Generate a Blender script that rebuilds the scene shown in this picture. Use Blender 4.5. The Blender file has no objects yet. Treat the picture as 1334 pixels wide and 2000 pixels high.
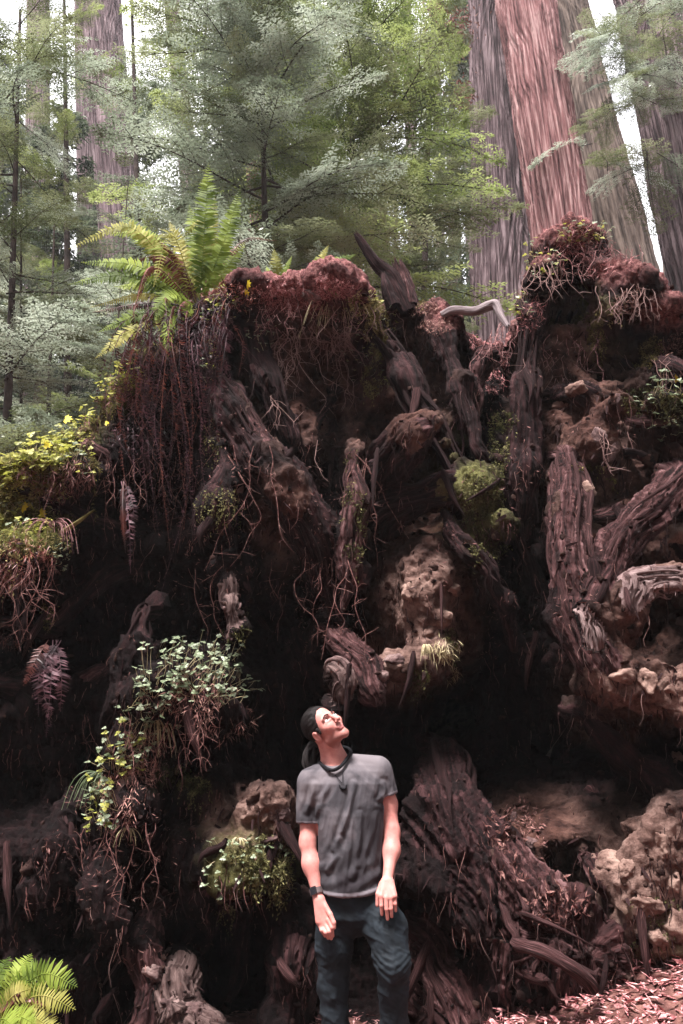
import bpy, math, random
import numpy as np
from mathutils import Vector, Matrix
from mathutils.bvhtree import BVHTree
import openvdb as vdb

# ------------------------------------------------------------------ camera, world, sun
SC = bpy.context.scene
COL = SC.collection
PITCH = math.radians(14.6)
CAM = np.array([0.0, 0.0, 1.62])
FPX = 1732.0
cam_d = bpy.data.cameras.new('camera'); cam = bpy.data.objects.new('camera', cam_d); COL.objects.link(cam)
cam.location = CAM; cam.rotation_euler = (math.pi/2 + PITCH, 0, 0)
cam_d.sensor_fit = 'VERTICAL'; cam_d.sensor_height = 36; cam_d.lens = 36*FPX/2000
cam_d.clip_start = 0.05; cam_d.clip_end = 600
SC.camera = cam
SUND = np.array([-0.20, -0.30, 0.92]); SUND /= np.linalg.norm(SUND)
world = bpy.data.worlds.new('World'); SC.world = world; world.use_nodes = True
wn = world.node_tree.nodes; wl = world.node_tree.links
sky = wn.new('ShaderNodeTexSky'); sky.sky_type = 'NISHITA'; sky.sun_disc = False
sky.sun_elevation = math.asin(SUND[2]); sky.sun_rotation = math.atan2(SUND[0], SUND[1])
sky.air_density = 1.0; sky.dust_density = 4.0; sky.ozone_density = 1.0
tcw = wn.new('ShaderNodeTexCoord'); nzw = wn.new('ShaderNodeTexNoise'); nzw.inputs['Scale'].default_value = 2.2; nzw.inputs['Detail'].default_value = 5
wl.new(tcw.outputs['Generated'], nzw.inputs['Vector'])
rpw = wn.new('ShaderNodeMapRange'); rpw.inputs['From Min'].default_value = .3; rpw.inputs['From Max'].default_value = .6
rpw.inputs['To Min'].default_value = .6; rpw.inputs['To Max'].default_value = .97; wl.new(nzw.outputs['Fac'], rpw.inputs['Value'])
mxw = wn.new('ShaderNodeMix'); mxw.data_type = 'RGBA'; wl.new(rpw.outputs[0], mxw.inputs[0]); wl.new(sky.outputs['Color'], mxw.inputs[6])
mxw.inputs[7].default_value = (6.6, 6.5, 6.7, 1)            # pale cloud over most of the sky
wl.new(mxw.outputs[2], wn['Background'].inputs['Color'])
wn['Background'].inputs['Strength'].default_value = 0.12
sun_d = bpy.data.lights.new('sun', 'SUN'); sun = bpy.data.objects.new('sun', sun_d); COL.objects.link(sun)
sun_d.energy = 5.0; sun_d.angle = math.radians(14); sun_d.color = (1.0, 0.92, 0.90)
sun.rotation_euler = Vector(SUND).to_track_quat('Z', 'Y').to_euler()
SC.view_settings.view_transform = 'Standard'; SC.view_settings.look = 'None'
SC.view_settings.gamma = 1; SC.view_settings.exposure = 1.7
SC.view_settings.use_curve_mapping = False
SC.render.engine = 'CYCLES'
SC.cycles.max_bounces = 6; SC.cycles.diffuse_bounces = 3; SC.cycles.glossy_bounces = 2
SC.cycles.transmission_bounces = 3; SC.cycles.volume_bounces = 0; SC.cycles.transparent_max_bounces = 4

# ------------------------------------------------------------------ maths helpers
rng = np.random.default_rng(7)
cp, sp = math.cos(PITCH), math.sin(PITCH)
def ray(px, py):
    a = (px - 667.0)/FPX; b = (1000.0 - py)/FPX
    return np.array([a, cp - sp*b, sp + cp*b])
def W(px, py, Y):                       # the point seen at that spot of the photograph, at depth Y metres
    d = ray(px, py); return CAM + d*(Y/d[1])
def norm(v):
    return v/np.maximum(np.linalg.norm(v, axis=-1, keepdims=True), 1e-9)
def _hash(ix, iy, iz, seed):
    h = (ix.astype(np.uint32)*np.uint32(374761393) + iy.astype(np.uint32)*np.uint32(668265263)
         + iz.astype(np.uint32)*np.uint32(2147483647) + np.uint32((seed*974634777) & 0xffffffff))
    h = (h ^ (h >> np.uint32(13)))*np.uint32(1274126177)
    h ^= h >> np.uint32(16); h *= np.uint32(2246822519); h ^= h >> np.uint32(13)
    return h.astype(np.float32)*np.float32(2/4294967295.0) - 1
def vnoise(P, seed=0):
    P = np.asarray(P, np.float32); F = np.floor(P); f = P - F; I = F.astype(np.int64)
    f = f*f*f*(f*(f*6 - 15) + 10)
    out = 0
    for dx in (0, 1):
        wx = f[..., 0] if dx else 1 - f[..., 0]
        for dy in (0, 1):
            wy = f[..., 1] if dy else 1 - f[..., 1]
            for dz in (0, 1):
                wz = f[..., 2] if dz else 1 - f[..., 2]
                out = out + wx*wy*wz*_hash(I[..., 0]+dx, I[..., 1]+dy, I[..., 2]+dz, seed)
    return out
def fbm(P, seed=0, octv=4, gain=.5):
    P = np.asarray(P, np.float32); a = 1.0; s = 0; o = 0
    for k in range(octv):
        o = o + a*vnoise(P, seed + k*17); s += a; a *= gain; P = P*2.03 + 11.3
    return o/s
def ridged(P, seed=0, octv=3):
    P = np.asarray(P, np.float32); a = 1.0; s = 0; o = 0
    for k in range(octv):
        o = o + a*(1 - 2*np.abs(vnoise(P, seed + k*31))); s += a; a *= .5; P = P*2.1 + 5.7
    return o/s
def catmull(pts, n):
    pts = np.asarray(pts, float)
    if len(pts) == 2: pts = np.array([pts[0], (pts[0]+pts[1])/2, pts[1]])
    P = np.vstack([2*pts[0]-pts[1], pts, 2*pts[-1]-pts[-2]])
    m = len(pts) - 1
    t = np.linspace(0, m, n); i = np.minimum(t.astype(int), m-1); f = (t - i)[:, None]
    p0, p1, p2, p3 = P[i], P[i+1], P[i+2], P[i+3]
    return .5*((2*p1) + (-p0+p2)*f + (2*p0-5*p1+4*p2-p3)*f**2 + (-p0+3*p1-3*p2+p3)*f**3)
def interp(vals, n):
    vals = np.asarray(vals, float)
    return np.interp(np.linspace(0, 1, n), np.linspace(0, 1, len(vals)), vals)

# ------------------------------------------------------------------ mesh helpers
class MB:
    """collects quads; V list of (n,3), F list of (m,4), material index and an optional uv per vertex"""
    def __init__(s): s.V = []; s.F = []; s.M = []; s.U = []; s.n = 0
    def add(s, V, F, mi=0, uv=None):
        V = np.asarray(V, np.float32).reshape(-1, 3); F = np.asarray(F, np.int64).reshape(-1, 4)
        s.V.append(V); s.F.append(F + s.n); s.M.append(np.full(len(F), mi, np.int32))
        s.U.append(np.zeros((len(V), 2), np.float32) if uv is None else np.asarray(uv, np.float32)); s.n += len(V)
        return s
    def mesh(s, name, mats, smooth=True, attrs=None):
        V = np.vstack(s.V); F = np.vstack(s.F); M = np.concatenate(s.M); U = np.vstack(s.U)
        me = bpy.data.meshes.new(name)
        me.vertices.add(len(V)); me.vertices.foreach_set('co', V.ravel())
        me.loops.add(len(F)*4); me.loops.foreach_set('vertex_index', F.ravel().astype(np.int32))
        me.polygons.add(len(F)); me.polygons.foreach_set('loop_start', np.arange(0, len(F)*4, 4, dtype=np.int32))
        me.polygons.foreach_set('material_index', M)
        me.polygons.foreach_set('use_smooth', np.full(len(F), smooth))
        uvl = me.uv_layers.new(name='UVMap'); uvl.data.foreach_set('uv', U[F.ravel()].ravel())
        for k, v in (attrs or {}).items():
            v = np.asarray(v, np.float32)
            if v.ndim == 2: a = me.attributes.new(k, 'FLOAT_VECTOR', 'POINT'); a.data.foreach_set('vector', v.ravel())
            else: a = me.attributes.new(k, 'FLOAT', 'POINT'); a.data.foreach_set('value', v)
        for m in (mats if isinstance(mats, (list, tuple)) else [mats]): me.materials.append(m)
        me.update(calc_edges=True)
        return me
def link(name, data, parent=None, loc=None):
    o = bpy.data.objects.new(name, data); COL.objects.link(o)
    if parent is not None: o.parent = parent
    if loc is not None: o.location = loc
    return o
def tag(o, label=None, cat=None, group=None, kind=None):
    if label: o['label'] = label
    if cat: o['category'] = cat
    if group: o['group'] = group
    if kind: o['kind'] = kind
    return o
def frames(P):
    T = norm(np.gradient(P, axis=0)); N = np.zeros_like(T)
    n = np.cross(T[0], [0.3, 1, .2]); n /= np.linalg.norm(n)
    for i in range(len(T)):
        n = n - T[i]*np.dot(n, T[i]); n /= max(np.linalg.norm(n), 1e-9); N[i] = n
    return T, N, np.cross(T, N)
def tube(pts, rad, seg=6, n=None, ridge=0, seed=0, kf=7, fl=1.2, flat=1.0, lump=0, jag=0):
    """swept tube; ridge = depth of lengthwise fibres, lump = knobbly swelling, jag = ragged end"""
    n = n or max(4, len(pts)*4)
    P = catmull(pts, n); R = interp(rad, n); T, N, B = frames(P)
    th = np.linspace(0, 2*np.pi, seg, endpoint=False)
    s = np.concatenate([[0], np.cumsum(np.linalg.norm(np.diff(P, axis=0), axis=1))])
    C, S_ = np.cos(th), np.sin(th)
    r = np.repeat(R[:, None], seg, 1)
    if ridge or lump:
        tw = s[:, None]*1.5
        q = np.stack([np.cos(th + tw)*kf/2.5, np.sin(th + tw)*kf/2.5, np.broadcast_to(s[:, None]*fl*2, r.shape)], -1)
        q2 = np.stack([C*1.1 + 0*tw, S_*1.1 + 0*tw, np.broadcast_to(s[:, None]*3.5, r.shape)], -1)
        r = r*(1 + ridge*ridged(q, seed) + ridge*.5*ridged(q*2.7, seed+5, 2) + lump*fbm(q2, seed+9, 3))
    if jag:
        k = vnoise(np.stack([C*3, S_*3, C*0 + seed], -1), seed+3)*jag
        P3k = k
    else: P3k = np.zeros(seg)
    wgt = np.clip((np.linspace(0, 1, n) - .7)/.3, 0, 1)[:, None]
    V = P[:, None] + (N[:, None]*C[None, :, None]*flat + B[:, None]*S_[None, :, None])*r[..., None] + T[:, None]*(P3k[None, :, None]*wgt[..., None])
    i = np.arange(n-1)[:, None]; j = np.arange(seg)[None]
    a = i*seg + j; b = i*seg + (j+1) % seg
    F = np.stack([a, b, b+seg, a+seg], -1).reshape(-1, 4)
    uv = np.stack([np.broadcast_to(th/6.283, (n, seg)), np.broadcast_to(s[:, None], (n, seg))], -1).reshape(-1, 2)
    return V.reshape(-1, 3), F, uv
def kites(pos, d, nrm, L, Wd, fold=0.15, curl=0.0):
    """leaf quads: base, side, tip, side, all given as arrays"""
    pos = np.asarray(pos, float); d = norm(np.asarray(d, float)); nrm = np.asarray(nrm, float)
    side = norm(np.cross(d, nrm)); nn = norm(np.cross(side, d))
    L = np.broadcast_to(L, len(pos))[:, None]; Wd = np.broadcast_to(Wd, len(pos))[:, None]
    m = pos + d*L*.45 + nn*L*curl
    V = np.stack([pos, m + side*Wd/2 + nn*Wd*fold, pos + d*L - nn*L*curl, m - side*Wd/2 + nn*Wd*fold], 1)
    return V.reshape(-1, 3), np.arange(len(pos)*4).reshape(-1, 4)
def blades(pos, d, nrm, L, Wd, droop=0.2):
    """longer leaves of two quads each that bend down along their length"""
    pos = np.asarray(pos, float); d = norm(np.asarray(d, float)); nrm = np.asarray(nrm, float)
    side = norm(np.cross(d, nrm)); nn = norm(np.cross(side, d))
    L = np.broadcast_to(L, len(pos))[:, None]; Wd = np.broadcast_to(Wd, len(pos))[:, None]
    dr = np.broadcast_to(droop, len(pos))[:, None]
    m = pos + d*L*.5 - nn*L*dr*.2; e = pos + d*L*(1-dr*.3) - nn*L*dr
    V = np.stack([pos - side*Wd*.35, pos + side*Wd*.35, m + side*Wd*.5, m - side*Wd*.5, e + side*Wd*.08, e - side*Wd*.08], 1)
    b = np.arange(len(pos))[:, None]*6
    F = np.concatenate([b + [0, 1, 2, 3], b + [3, 2, 4, 5]], 0)
    return V.reshape(-1, 3), F
def blob(c, r, seed=0, amp=.3, freq=2.5, n=18, crumb=0.0, sub=None):
    """a lumpy closed clod (cube sphere) with radii r"""
    k = np.linspace(-1, 1, n); A, Bq = np.meshgrid(k, k, indexing='ij'); one = np.ones_like(A)
    V = []; F = []; off = 0
    g = np.arange(n*n).reshape(n, n); q = np.stack([g[:-1, :-1], g[1:, :-1], g[1:, 1:], g[:-1, 1:]], -1).reshape(-1, 4)
    for ax in range(3):
        for sg in (-1, 1):
            p = [None]*3; p[ax] = one*sg; p[(ax+1) % 3] = A; p[(ax+2) % 3] = Bq*sg
            V.append(np.stack(p, -1).reshape(-1, 3)); F.append(q + off); off += n*n
    V = norm(np.vstack(V)); F = np.vstack(F)
    g_ = np.random.default_rng(seed); h = np.full(len(V), 1.15)          # broken faces
    for pn in norm(g_.normal(size=(16, 3))): h = np.minimum(h, g_.uniform(.62, .95)/np.maximum(V @ pn, .05))
    h = h + amp*.45*fbm(V*freq*.6, seed, 4, .6)
    if crumb: h = h + crumb*.8*fbm(V*freq*3.2, seed+3, 4, .65)
    return V*h[:, None]*np.asarray(r) + np.asarray(c), F
def rand_dirs(n, g=None): return norm((g or rng).normal(size=(n, 3)))

# ------------------------------------------------------------------ materials
def mat(name, rough=.8, spec=.3, trans=None):
    m = bpy.data.materials.new(name); m.use_nodes = True
    b = m.node_tree.nodes['Principled BSDF']
    b.inputs['Roughness'].default_value = rough; b.inputs['Specular IOR Level'].default_value = spec
    return m, m.node_tree.nodes, m.node_tree.links, b
def ramp(N, stops):
    r = N.new('ShaderNodeValToRGB'); e = r.color_ramp.elements
    e[0].position, e[1].position = stops[0][0], stops[-1][0]
    e[0].color = (*stops[0][1], 1); e[1].color = (*stops[-1][1], 1)
    for p, c in stops[1:-1]:
        x = e.new(p); x.color = (*c, 1)
    return r
def noise(N, L, scale, detail=4, rough=.6, vec=None, dist=0):
    t = N.new('ShaderNodeTexNoise'); t.inputs['Scale'].default_value = scale; t.inputs['Detail'].default_value = detail
    t.inputs['Roughness'].default_value = rough; t.inputs['Distortion'].default_value = dist
    if vec is not None: L.new(vec, t.inputs['Vector'])
    return t
def mapped(N, L, kind='Object', scale=(1, 1, 1)):
    mp = N.new('ShaderNodeMapping'); mp.inputs['Scale'].default_value = scale
    if kind == 'grain': a = N.new('ShaderNodeAttribute'); a.attribute_name = 'grain'; L.new(a.outputs['Vector'], mp.inputs['Vector'])
    else: tc = N.new('ShaderNodeTexCoord'); L.new(tc.outputs[kind], mp.inputs['Vector'])
    return mp.outputs['Vector']
def bump(N, L, b, h, strength=.5, dist=.01):
    bp = N.new('ShaderNodeBump'); bp.inputs['Strength'].default_value = strength; bp.inputs['Distance'].default_value = dist
    L.new(h, bp.inputs['Height']); L.new(bp.outputs['Normal'], b.inputs['Normal'])
def simple(name, stops, scale=6, rough=.8, spec=.3, bmp=0, coord='Object', mscale=(1, 1, 1), detail=5, bdist=.01):
    m, N, L, b = mat(name, rough, spec)
    v = mapped(N, L, coord, mscale); t = noise(N, L, scale, detail, .65, v); r = ramp(N, stops)
    L.new(t.outputs['Fac'], r.inputs['Fac']); L.new(r.outputs['Color'], b.inputs['Base Color'])
    if bmp:
        t2 = noise(N, L, scale*3, 6, .7, v); bump(N, L, b, t2.outputs['Fac'], bmp, bdist)
    return m
def leafmat(name, stops, scale=3, rough=.5, spec=.35, trans=.3, coord='Object'):
    """foliage: a little light passes through; colour varies from clump to clump"""
    m, N, L, b = mat(name, rough, spec)
    v = mapped(N, L, coord); t = noise(N, L, scale, 3, .6, v); r = ramp(N, stops)
    oi = N.new('ShaderNodeObjectInfo'); mr = N.new('ShaderNodeMath'); mr.operation = 'MULTIPLY_ADD'
    mr.inputs[1].default_value = .22; mr.inputs[2].default_value = -.11; L.new(oi.outputs['Random'], mr.inputs[0])
    ad = N.new('ShaderNodeMath'); ad.operation = 'ADD'; L.new(mr.outputs[0], ad.inputs[0]); L.new(t.outputs['Fac'], ad.inputs[1])
    L.new(ad.outputs[0], r.inputs['Fac']); L.new(r.outputs['Color'], b.inputs['Base Color'])
    if trans:
        tr = N.new('ShaderNodeBsdfTranslucent'); L.new(r.outputs['Color'], tr.inputs['Color'])
        mx = N.new('ShaderNodeMixShader'); mx.inputs[0].default_value = trans
        L.new(b.outputs[0], mx.inputs[1]); L.new(tr.outputs[0], mx.inputs[2])
        L.new(mx.outputs[0], N['Material Output'].inputs['Surface'])
    return m
MIDR = (.34, .66)
def st(*cols, lo=.34, hi=.66):
    return [(lo + (hi-lo)*i/(len(cols)-1), c) for i, c in enumerate(cols)]
M = {}
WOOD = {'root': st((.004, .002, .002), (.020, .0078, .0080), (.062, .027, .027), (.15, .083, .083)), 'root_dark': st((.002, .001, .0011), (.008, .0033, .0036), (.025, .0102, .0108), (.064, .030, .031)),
        'root_pale': st((.03, .016, .016), (.12, .075, .072), (.24, .17, .165), (.33, .25, .24)), 'rock': st((.012, .007, .007), (.05, .03, .028), (.12, .08, .074), (.2, .14, .13))}
for k_, v_ in WOOD.items():
    M[k_] = simple(k_ + '_wood', v_, 3.2, .85, .12, .9, 'UV', (14, 2.2, 1), 6, .012)
    M['grain_' + k_] = simple(k_ + '_wood_grain', v_, 1.0, .85, .12, 1.0, 'grain', (42, 42, 4.5), 7, .02)
M['clay'] = simple('tan_clay', st((.03, .015, .012), (.12, .072, .06), (.22, .145, .12), (.27, .19, .155)), 7, .95, .1, 1.0, bdist=.02)
M['dirt'] = simple('dark_soil', st((.004, .0022, .0022), (.02, .01, .009), (.06, .035, .028)), 8, .95, .1, 1.0, bdist=.02)
M['rock'] = simple('pinkish_clod', st((.02, .011, .011), (.09, .055, .053), (.2, .14, .13)), 9, .9, .15, 1.0, bdist=.02)
M['litter_pink'] = simple('fresh_pink_litter', st((.06, .017, .019), (.26, .085, .088), (.48, .23, .23), (.58, .4, .37)), 45, .8, .15)
M['litter_mix'] = simple('mixed_dry_litter', st((.02, .008, .008), (.12, .05, .045), (.3, .16, .14), (.42, .33, .24)), 60, .8, .15)
M['bark'] = simple('redwood_bark', st((.02, .012, .014), (.11, .075, .082), (.27, .205, .215), lo=.38, hi=.62), 1.2, .9, .15, 1, 'UV', (58, .45, 1), 8, .06)
M['bark_red'] = simple('reddish_redwood_bark', st((.045, .017, .018), (.22, .10, .10), (.44, .28, .27), lo=.38, hi=.62), 1.2, .9, .15, 1, 'UV', (54, .4, 1), 8, .06)
M['bark_brown'] = simple('brown_redwood_bark', st((.03, .021, .017), (.12, .09, .075), (.23, .18, .15), lo=.38, hi=.62), 1.2, .9, .15, 1, 'UV', (58, .45, 1), 8, .06)
M['twig'] = simple('dark_bark', st((.012, .008, .007), (.05, .035, .03)), 8, .9, .2)
M['spray'] = leafmat('conifer_leaf', st((.05, .068, .022), (.125, .15, .065), (.23, .26, .145)), 1.0, .45, .5, .35)
M['spray_mint'] = leafmat('pale_conifer_leaf', st((.09, .115, .075), (.23, .275, .20), (.40, .46, .37)), 1.2, .4, .5, .35)
M['spray_lime'] = leafmat('light_green_conifer_leaf', st((.06, .09, .022), (.16, .21, .06), (.27, .32, .12)), 1.0, .45, .5, .45)
M['spray_far'] = leafmat('far_conifer_leaf', st((.03, .045, .025), (.09, .115, .07), (.16, .19, .13)), .35, .6, .4, .4)
M['spray_red'] = leafmat('rusty_dead_leaf', st((.06, .02, .016), (.14, .06, .045)), 1, .7, .2, .2)
M['fern'] = leafmat('fern_green', st((.06, .1, .012), (.18, .25, .035), (.3, .37, .07)), 5, .6, .2, .5)
M['fern_yellow'] = leafmat('fern_yellow_green', st((.16, .17, .03), (.3, .3, .07), (.45, .42, .14)), 5, .6, .2, .5)
M['fern_dead'] = leafmat('dead_fern_red', st((.02, .006, .006), (.09, .022, .017), (.2, .06, .04)), 6, .5, .5, .15)
M['fern_dead_dark'] = leafmat('dead_fern_dark', st((.008, .004, .006), (.035, .012, .017), (.13, .06, .075)), 14, .6, .3, .1)
M['sorrel'] = leafmat('sorrel_leaf', st((.06, .09, .035), (.18, .23, .13), (.35, .4, .28)), 9, .45, .5, .35)
M['lime_leaf'] = leafmat('yellow_green_leaf', st((.13, .15, .02), (.32, .33, .06), (.5, .48, .13)), 5, .5, .4, .45)
M['yellow_leaf'] = leafmat('yellow_leaf', st((.62, .5, .02), (.75, .62, .04)), 5, .5, .3, .35)
M['moss'] = leafmat('green_moss', st((.018, .02, .008), (.07, .07, .026), (.19, .18, .08)), 12, .9, .1, .15)
M['moss_yellow'] = leafmat('yellow_moss', st((.05, .042, .014), (.17, .145, .055), (.38, .34, .16)), 12, .9, .1, .2)
M['litter'] = simple('pink_needle_litter', st((.04, .013, .014), (.15, .06, .06), (.32, .17, .165), (.46, .32, .3)), 40, .8, .2)
M['litter_dark'] = simple('brown_litter', st((.02, .009, .009), (.11, .045, .04), (.26, .15, .13)), 40, .8, .2)
M['straw'] = simple('dry_grass', st((.16, .13, .06), (.38, .32, .18), (.5, .44, .3)), 20, .7, .3)
M['rootlet'] = simple('pale_rootlet', st((.12, .06, .055), (.3, .19, .17)), 20, .7, .3)
M['ground'] = simple('forest_soil', st((.03, .014, .012), (.12, .055, .048), (.24, .12, .1)), 9, .95, .1, 1.0, bdist=.03)
M['driftwood'] = simple('grey_driftwood', st((.06, .045, .045), (.16, .125, .13), (.26, .21, .22)), 3, .7, .3, .5, 'UV', (10, 3, 1), 6, .008)

HAZE = .0007

# ------------------------------------------------------------------ ground
YR = 5.65
def gz(x, y):
    """height of the forest floor: flat, with the litter bank rising to the right of the root plate"""
    x = np.asarray(x, float); y = np.asarray(y, float)
    b = np.interp(x, [.2, .85, 1.3, 1.8, 2.4, 3.5, 6], [0, .33, .48, .62, .7, .6, 0])*np.exp(-((y - 4.85)/1.1)**2)
    b2 = .12/(1 + np.exp((x + 1.0)*3))*np.exp(-((y - 5.2)/1.0)**2)
    P = np.stack([x, y, x*0], -1)
    return b + b2 + .05*fbm(P*1.7, 3, 4) + .35*fbm(P*.12, 5, 2)*np.clip((np.hypot(x, y-5) - 9)/20, 0, 1)
def grid_patch(x0, x1, y0, y1, nx, ny, zf, dz=0):
    xs, ys = np.linspace(x0, x1, nx), np.linspace(y0, y1, ny)
    A, B = np.meshgrid(xs, ys, indexing='ij'); V = np.stack([A, B, zf(A, B) + dz], -1).reshape(-1, 3)
    g = np.arange(nx*ny).reshape(nx, ny); F = np.stack([g[:-1, :-1], g[1:, :-1], g[1:, 1:], g[:-1, 1:]], -1).reshape(-1, 4)
    return V, F
def warp(a, k): return np.sign(a)*np.abs(a)**k
g = np.linspace(-1, 1, 260); gx = warp(g, 3)*220; gy = warp(g, 3)*220 + 5
A, B = np.meshgrid(gx, gy, indexing='ij'); V = np.stack([A, B, gz(A, B)], -1)
V[..., 2] += .02*fbm(V*6, 8, 3)
n = len(g); q = np.arange(n*n).reshape(n, n)
F = np.stack([q[:-1, :-1], q[1:, :-1], q[1:, 1:], q[:-1, 1:]], -1)
tag(link('ground', MB().add(V, F).mesh('ground', M['ground'])), 'reddish brown forest floor under the redwoods', kind='structure')

# ------------------------------------------------------------------ the uprooted root plate
# main roots: (pixel path with depth in metres, radii in metres, wood, strands)
ROOTS = []
def RT(path, rad, mt, seg=32, ridge=.22, lump=.25, jag=.12): ROOTS.append((path, rad, mt, seg, ridge, lump, jag))
RT([(400, 700, 5.55), (450, 790, 5.4), (540, 920, 5.3), (600, 1030, 5.3), (640, 1130, 5.4), (650, 1230, 5.6)], [.07, .1, .11, .11, .08, .04], 'root_dark', 40)
RT([(470, 770, 5.35), (530, 890, 5.22), (590, 990, 5.2), (600, 1060, 5.3)], [.03, .07, .08, .03], 'root', 28)
RT([(730, 640, 5.7), (800, 760, 5.5), (870, 850, 5.4), (930, 960, 5.35), (955, 1080, 5.45), (940, 1200, 5.7)], [.07, .09, .09, .08, .08, .05], 'root_dark', 40)
RT([(850, 640, 5.75), (900, 760, 5.55), (920, 850, 5.4), (960, 920, 5.4)], [.06, .07, .06, .04], 'root_dark', 36)
RT([(745, 950, 5.6), (770, 890, 5.3), (815, 840, 5.15), (848, 815, 5.1)], [.12, .14, .1, .03], 'root_dark', 36)
RT([(780, 880, 5.2), (812, 842, 5.08), (850, 818, 5.02)], [.02, .05, .015], 'root', 20)
RT([(735, 1020, 5.7), (800, 975, 5.4), (880, 960, 5.4), (930, 1000, 5.5)], [.1, .12, .1, .05], 'root_dark', 32)
RT([(700, 880, 5.4), (690, 960, 5.22), (683, 1050, 5.2), (690, 1120, 5.2), (678, 1190, 5.25)], [.05, .075, .06, .06, .02], 'root', 28, .3, .5)
RT([(740, 960, 5.35), (735, 1010, 5.25), (760, 1060, 5.3)], [.02, .03, .01], 'root', 16)
RT([(1040, 620, 5.6), (1030, 740, 5.45), (1025, 860, 5.4), (1020, 1000, 5.45), (1040, 1150, 5.6)], [.1, .09, .08, .09, .06], 'root_dark', 32)
RT([(1012, 822, 5.2), (1018, 880, 5.15), (1010, 950, 5.15), (1000, 1020, 5.2)], [.012, .02, .022, .01], 'root_pale', 14, .2)
RT([(1060, 840, 5.3), (1030, 880, 5.25), (1010, 960, 5.25)], [.03, .035, .02], 'root', 20)
RT([(880, 1000, 5.3), (905, 1060, 5.15), (950, 1110, 5.1), (990, 1180, 5.2), (1010, 1260, 5.4)], [.04, .07, .07, .06, .03], 'root_dark', 28)
RT([(870, 960, 5.3), (885, 1030, 5.1), (930, 1090, 5.05)], [.04, .045, .015], 'root', 22, .35)
RT([(640, 1240, 5.5), (700, 1290, 5.2), (735, 1350, 5.05), (760, 1372, 5.0)], [.05, .09, .06, .015], 'root', 28, .3, .4)
RT([(905, 1268, 4.98), (860, 1265, 5.02), (800, 1330, 5.02), (760, 1370, 5.02)], [.012, .035, .045, .02], 'root', 24, .3, .5)
RT([(1110, 900, 5.4), (1118, 1000, 5.15), (1125, 1120, 5.0), (1140, 1230, 4.9), (1180, 1310, 4.85), (1200, 1362, 4.9)], [.07, .1, .12, .12, .09, .02], 'root', 44, .24)
RT([(1140, 1190, 4.82), (1165, 1270, 4.78), (1200, 1340, 4.8)], [.03, .05, .02], 'root_pale', 24, .25)
RT([(1334, 940, 5.1), (1270, 1010, 5.0), (1205, 1090, 4.9), (1165, 1160, 4.88), (1160, 1240, 4.95), (1185, 1300, 5.0)], [.13, .13, .11, .08, .06, .03], 'root', 44, .3)
RT([(1400, 1120, 4.85), (1334, 1125, 4.8), (1270, 1128, 4.78), (1235, 1160, 4.78), (1215, 1210, 4.82), (1220, 1255, 4.9)], [.06, .07, .06, .06, .045, .02], 'root_pale', 40, .35, .2)
RT([(1340, 1150, 4.8), (1300, 1155, 4.76), (1255, 1165, 4.78)], [.03, .03, .01], 'root_pale', 24, .35)
RT([(1085, 930, 5.4), (1100, 1000, 5.25), (1120, 1060, 5.2)], [.05, .06, .05], 'root', 20)
RT([(860, 1480, 5.6), (880, 1570, 5.3), (910, 1660, 5.1), (950, 1740, 4.95), (985, 1830, 4.9), (988, 1960, 4.95)], [.12, .2, .23, .19, .1, .025], 'root_dark', 52, .2, .25, .2)
RT([(900, 1600, 5.2), (980, 1730, 4.95), (1060, 1810, 4.78), (1130, 1850, 4.72), (1172, 1872, 4.75)], [.1, .2, .24, .19, .07], 'root', 56, .25, .25, .15)
RT([(985, 1820, 4.82), (985, 1890, 4.8), (992, 1965, 4.82)], [.07, .05, .01], 'root', 32, .35, .2, .1)
RT([(1050, 1850, 4.8), (1050, 1900, 4.76), (1062, 1935, 4.78)], [.07, .06, .02], 'root', 32, .35, .3)
#RT([(1000, 1560, 5.3), (1020, 1620, 5.15), (1060, 1640, 5.1), (1120, 1640, 5.15)], [.07, .09, .08, .03], 'root', 32)
#RT([(1130, 1720, 5.1), (1140, 1770, 4.9), (1110, 1810, 4.85), (1160, 1830, 4.8)], [.06, .07, .07, .03], 'root', 30, .3, .5)
RT([(1150, 1680, 5.1), (1175, 1700, 4.95), (1190, 1760, 4.95), (1195, 1850, 5.1)], [.03, .055, .045, .03], 'root', 26)
RT([(780, 1690, 5.2), (830, 1695, 5.0), (870, 1725, 4.9), (884, 1785, 4.92)], [.07, .06, .04, .012], 'root_dark', 28, .3, .4)
RT([(800, 1830, 5.3), (850, 1900, 5.15), (900, 1970, 5.05), (960, 2060, 5.0)], [.1, .13, .13, .1], 'root', 40, .25)
RT([(830, 1980, 5.1), (860, 2010, 5.0), (900, 2060, 5.0)], [.06, .1, .1], 'root', 30)
RT([(420, 870, 5.35), (432, 930, 5.2), (410, 1000, 5.2), (435, 1070, 5.25)], [.02, .05, .07, .02], 'root_dark', 26, .3, .4)
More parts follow.
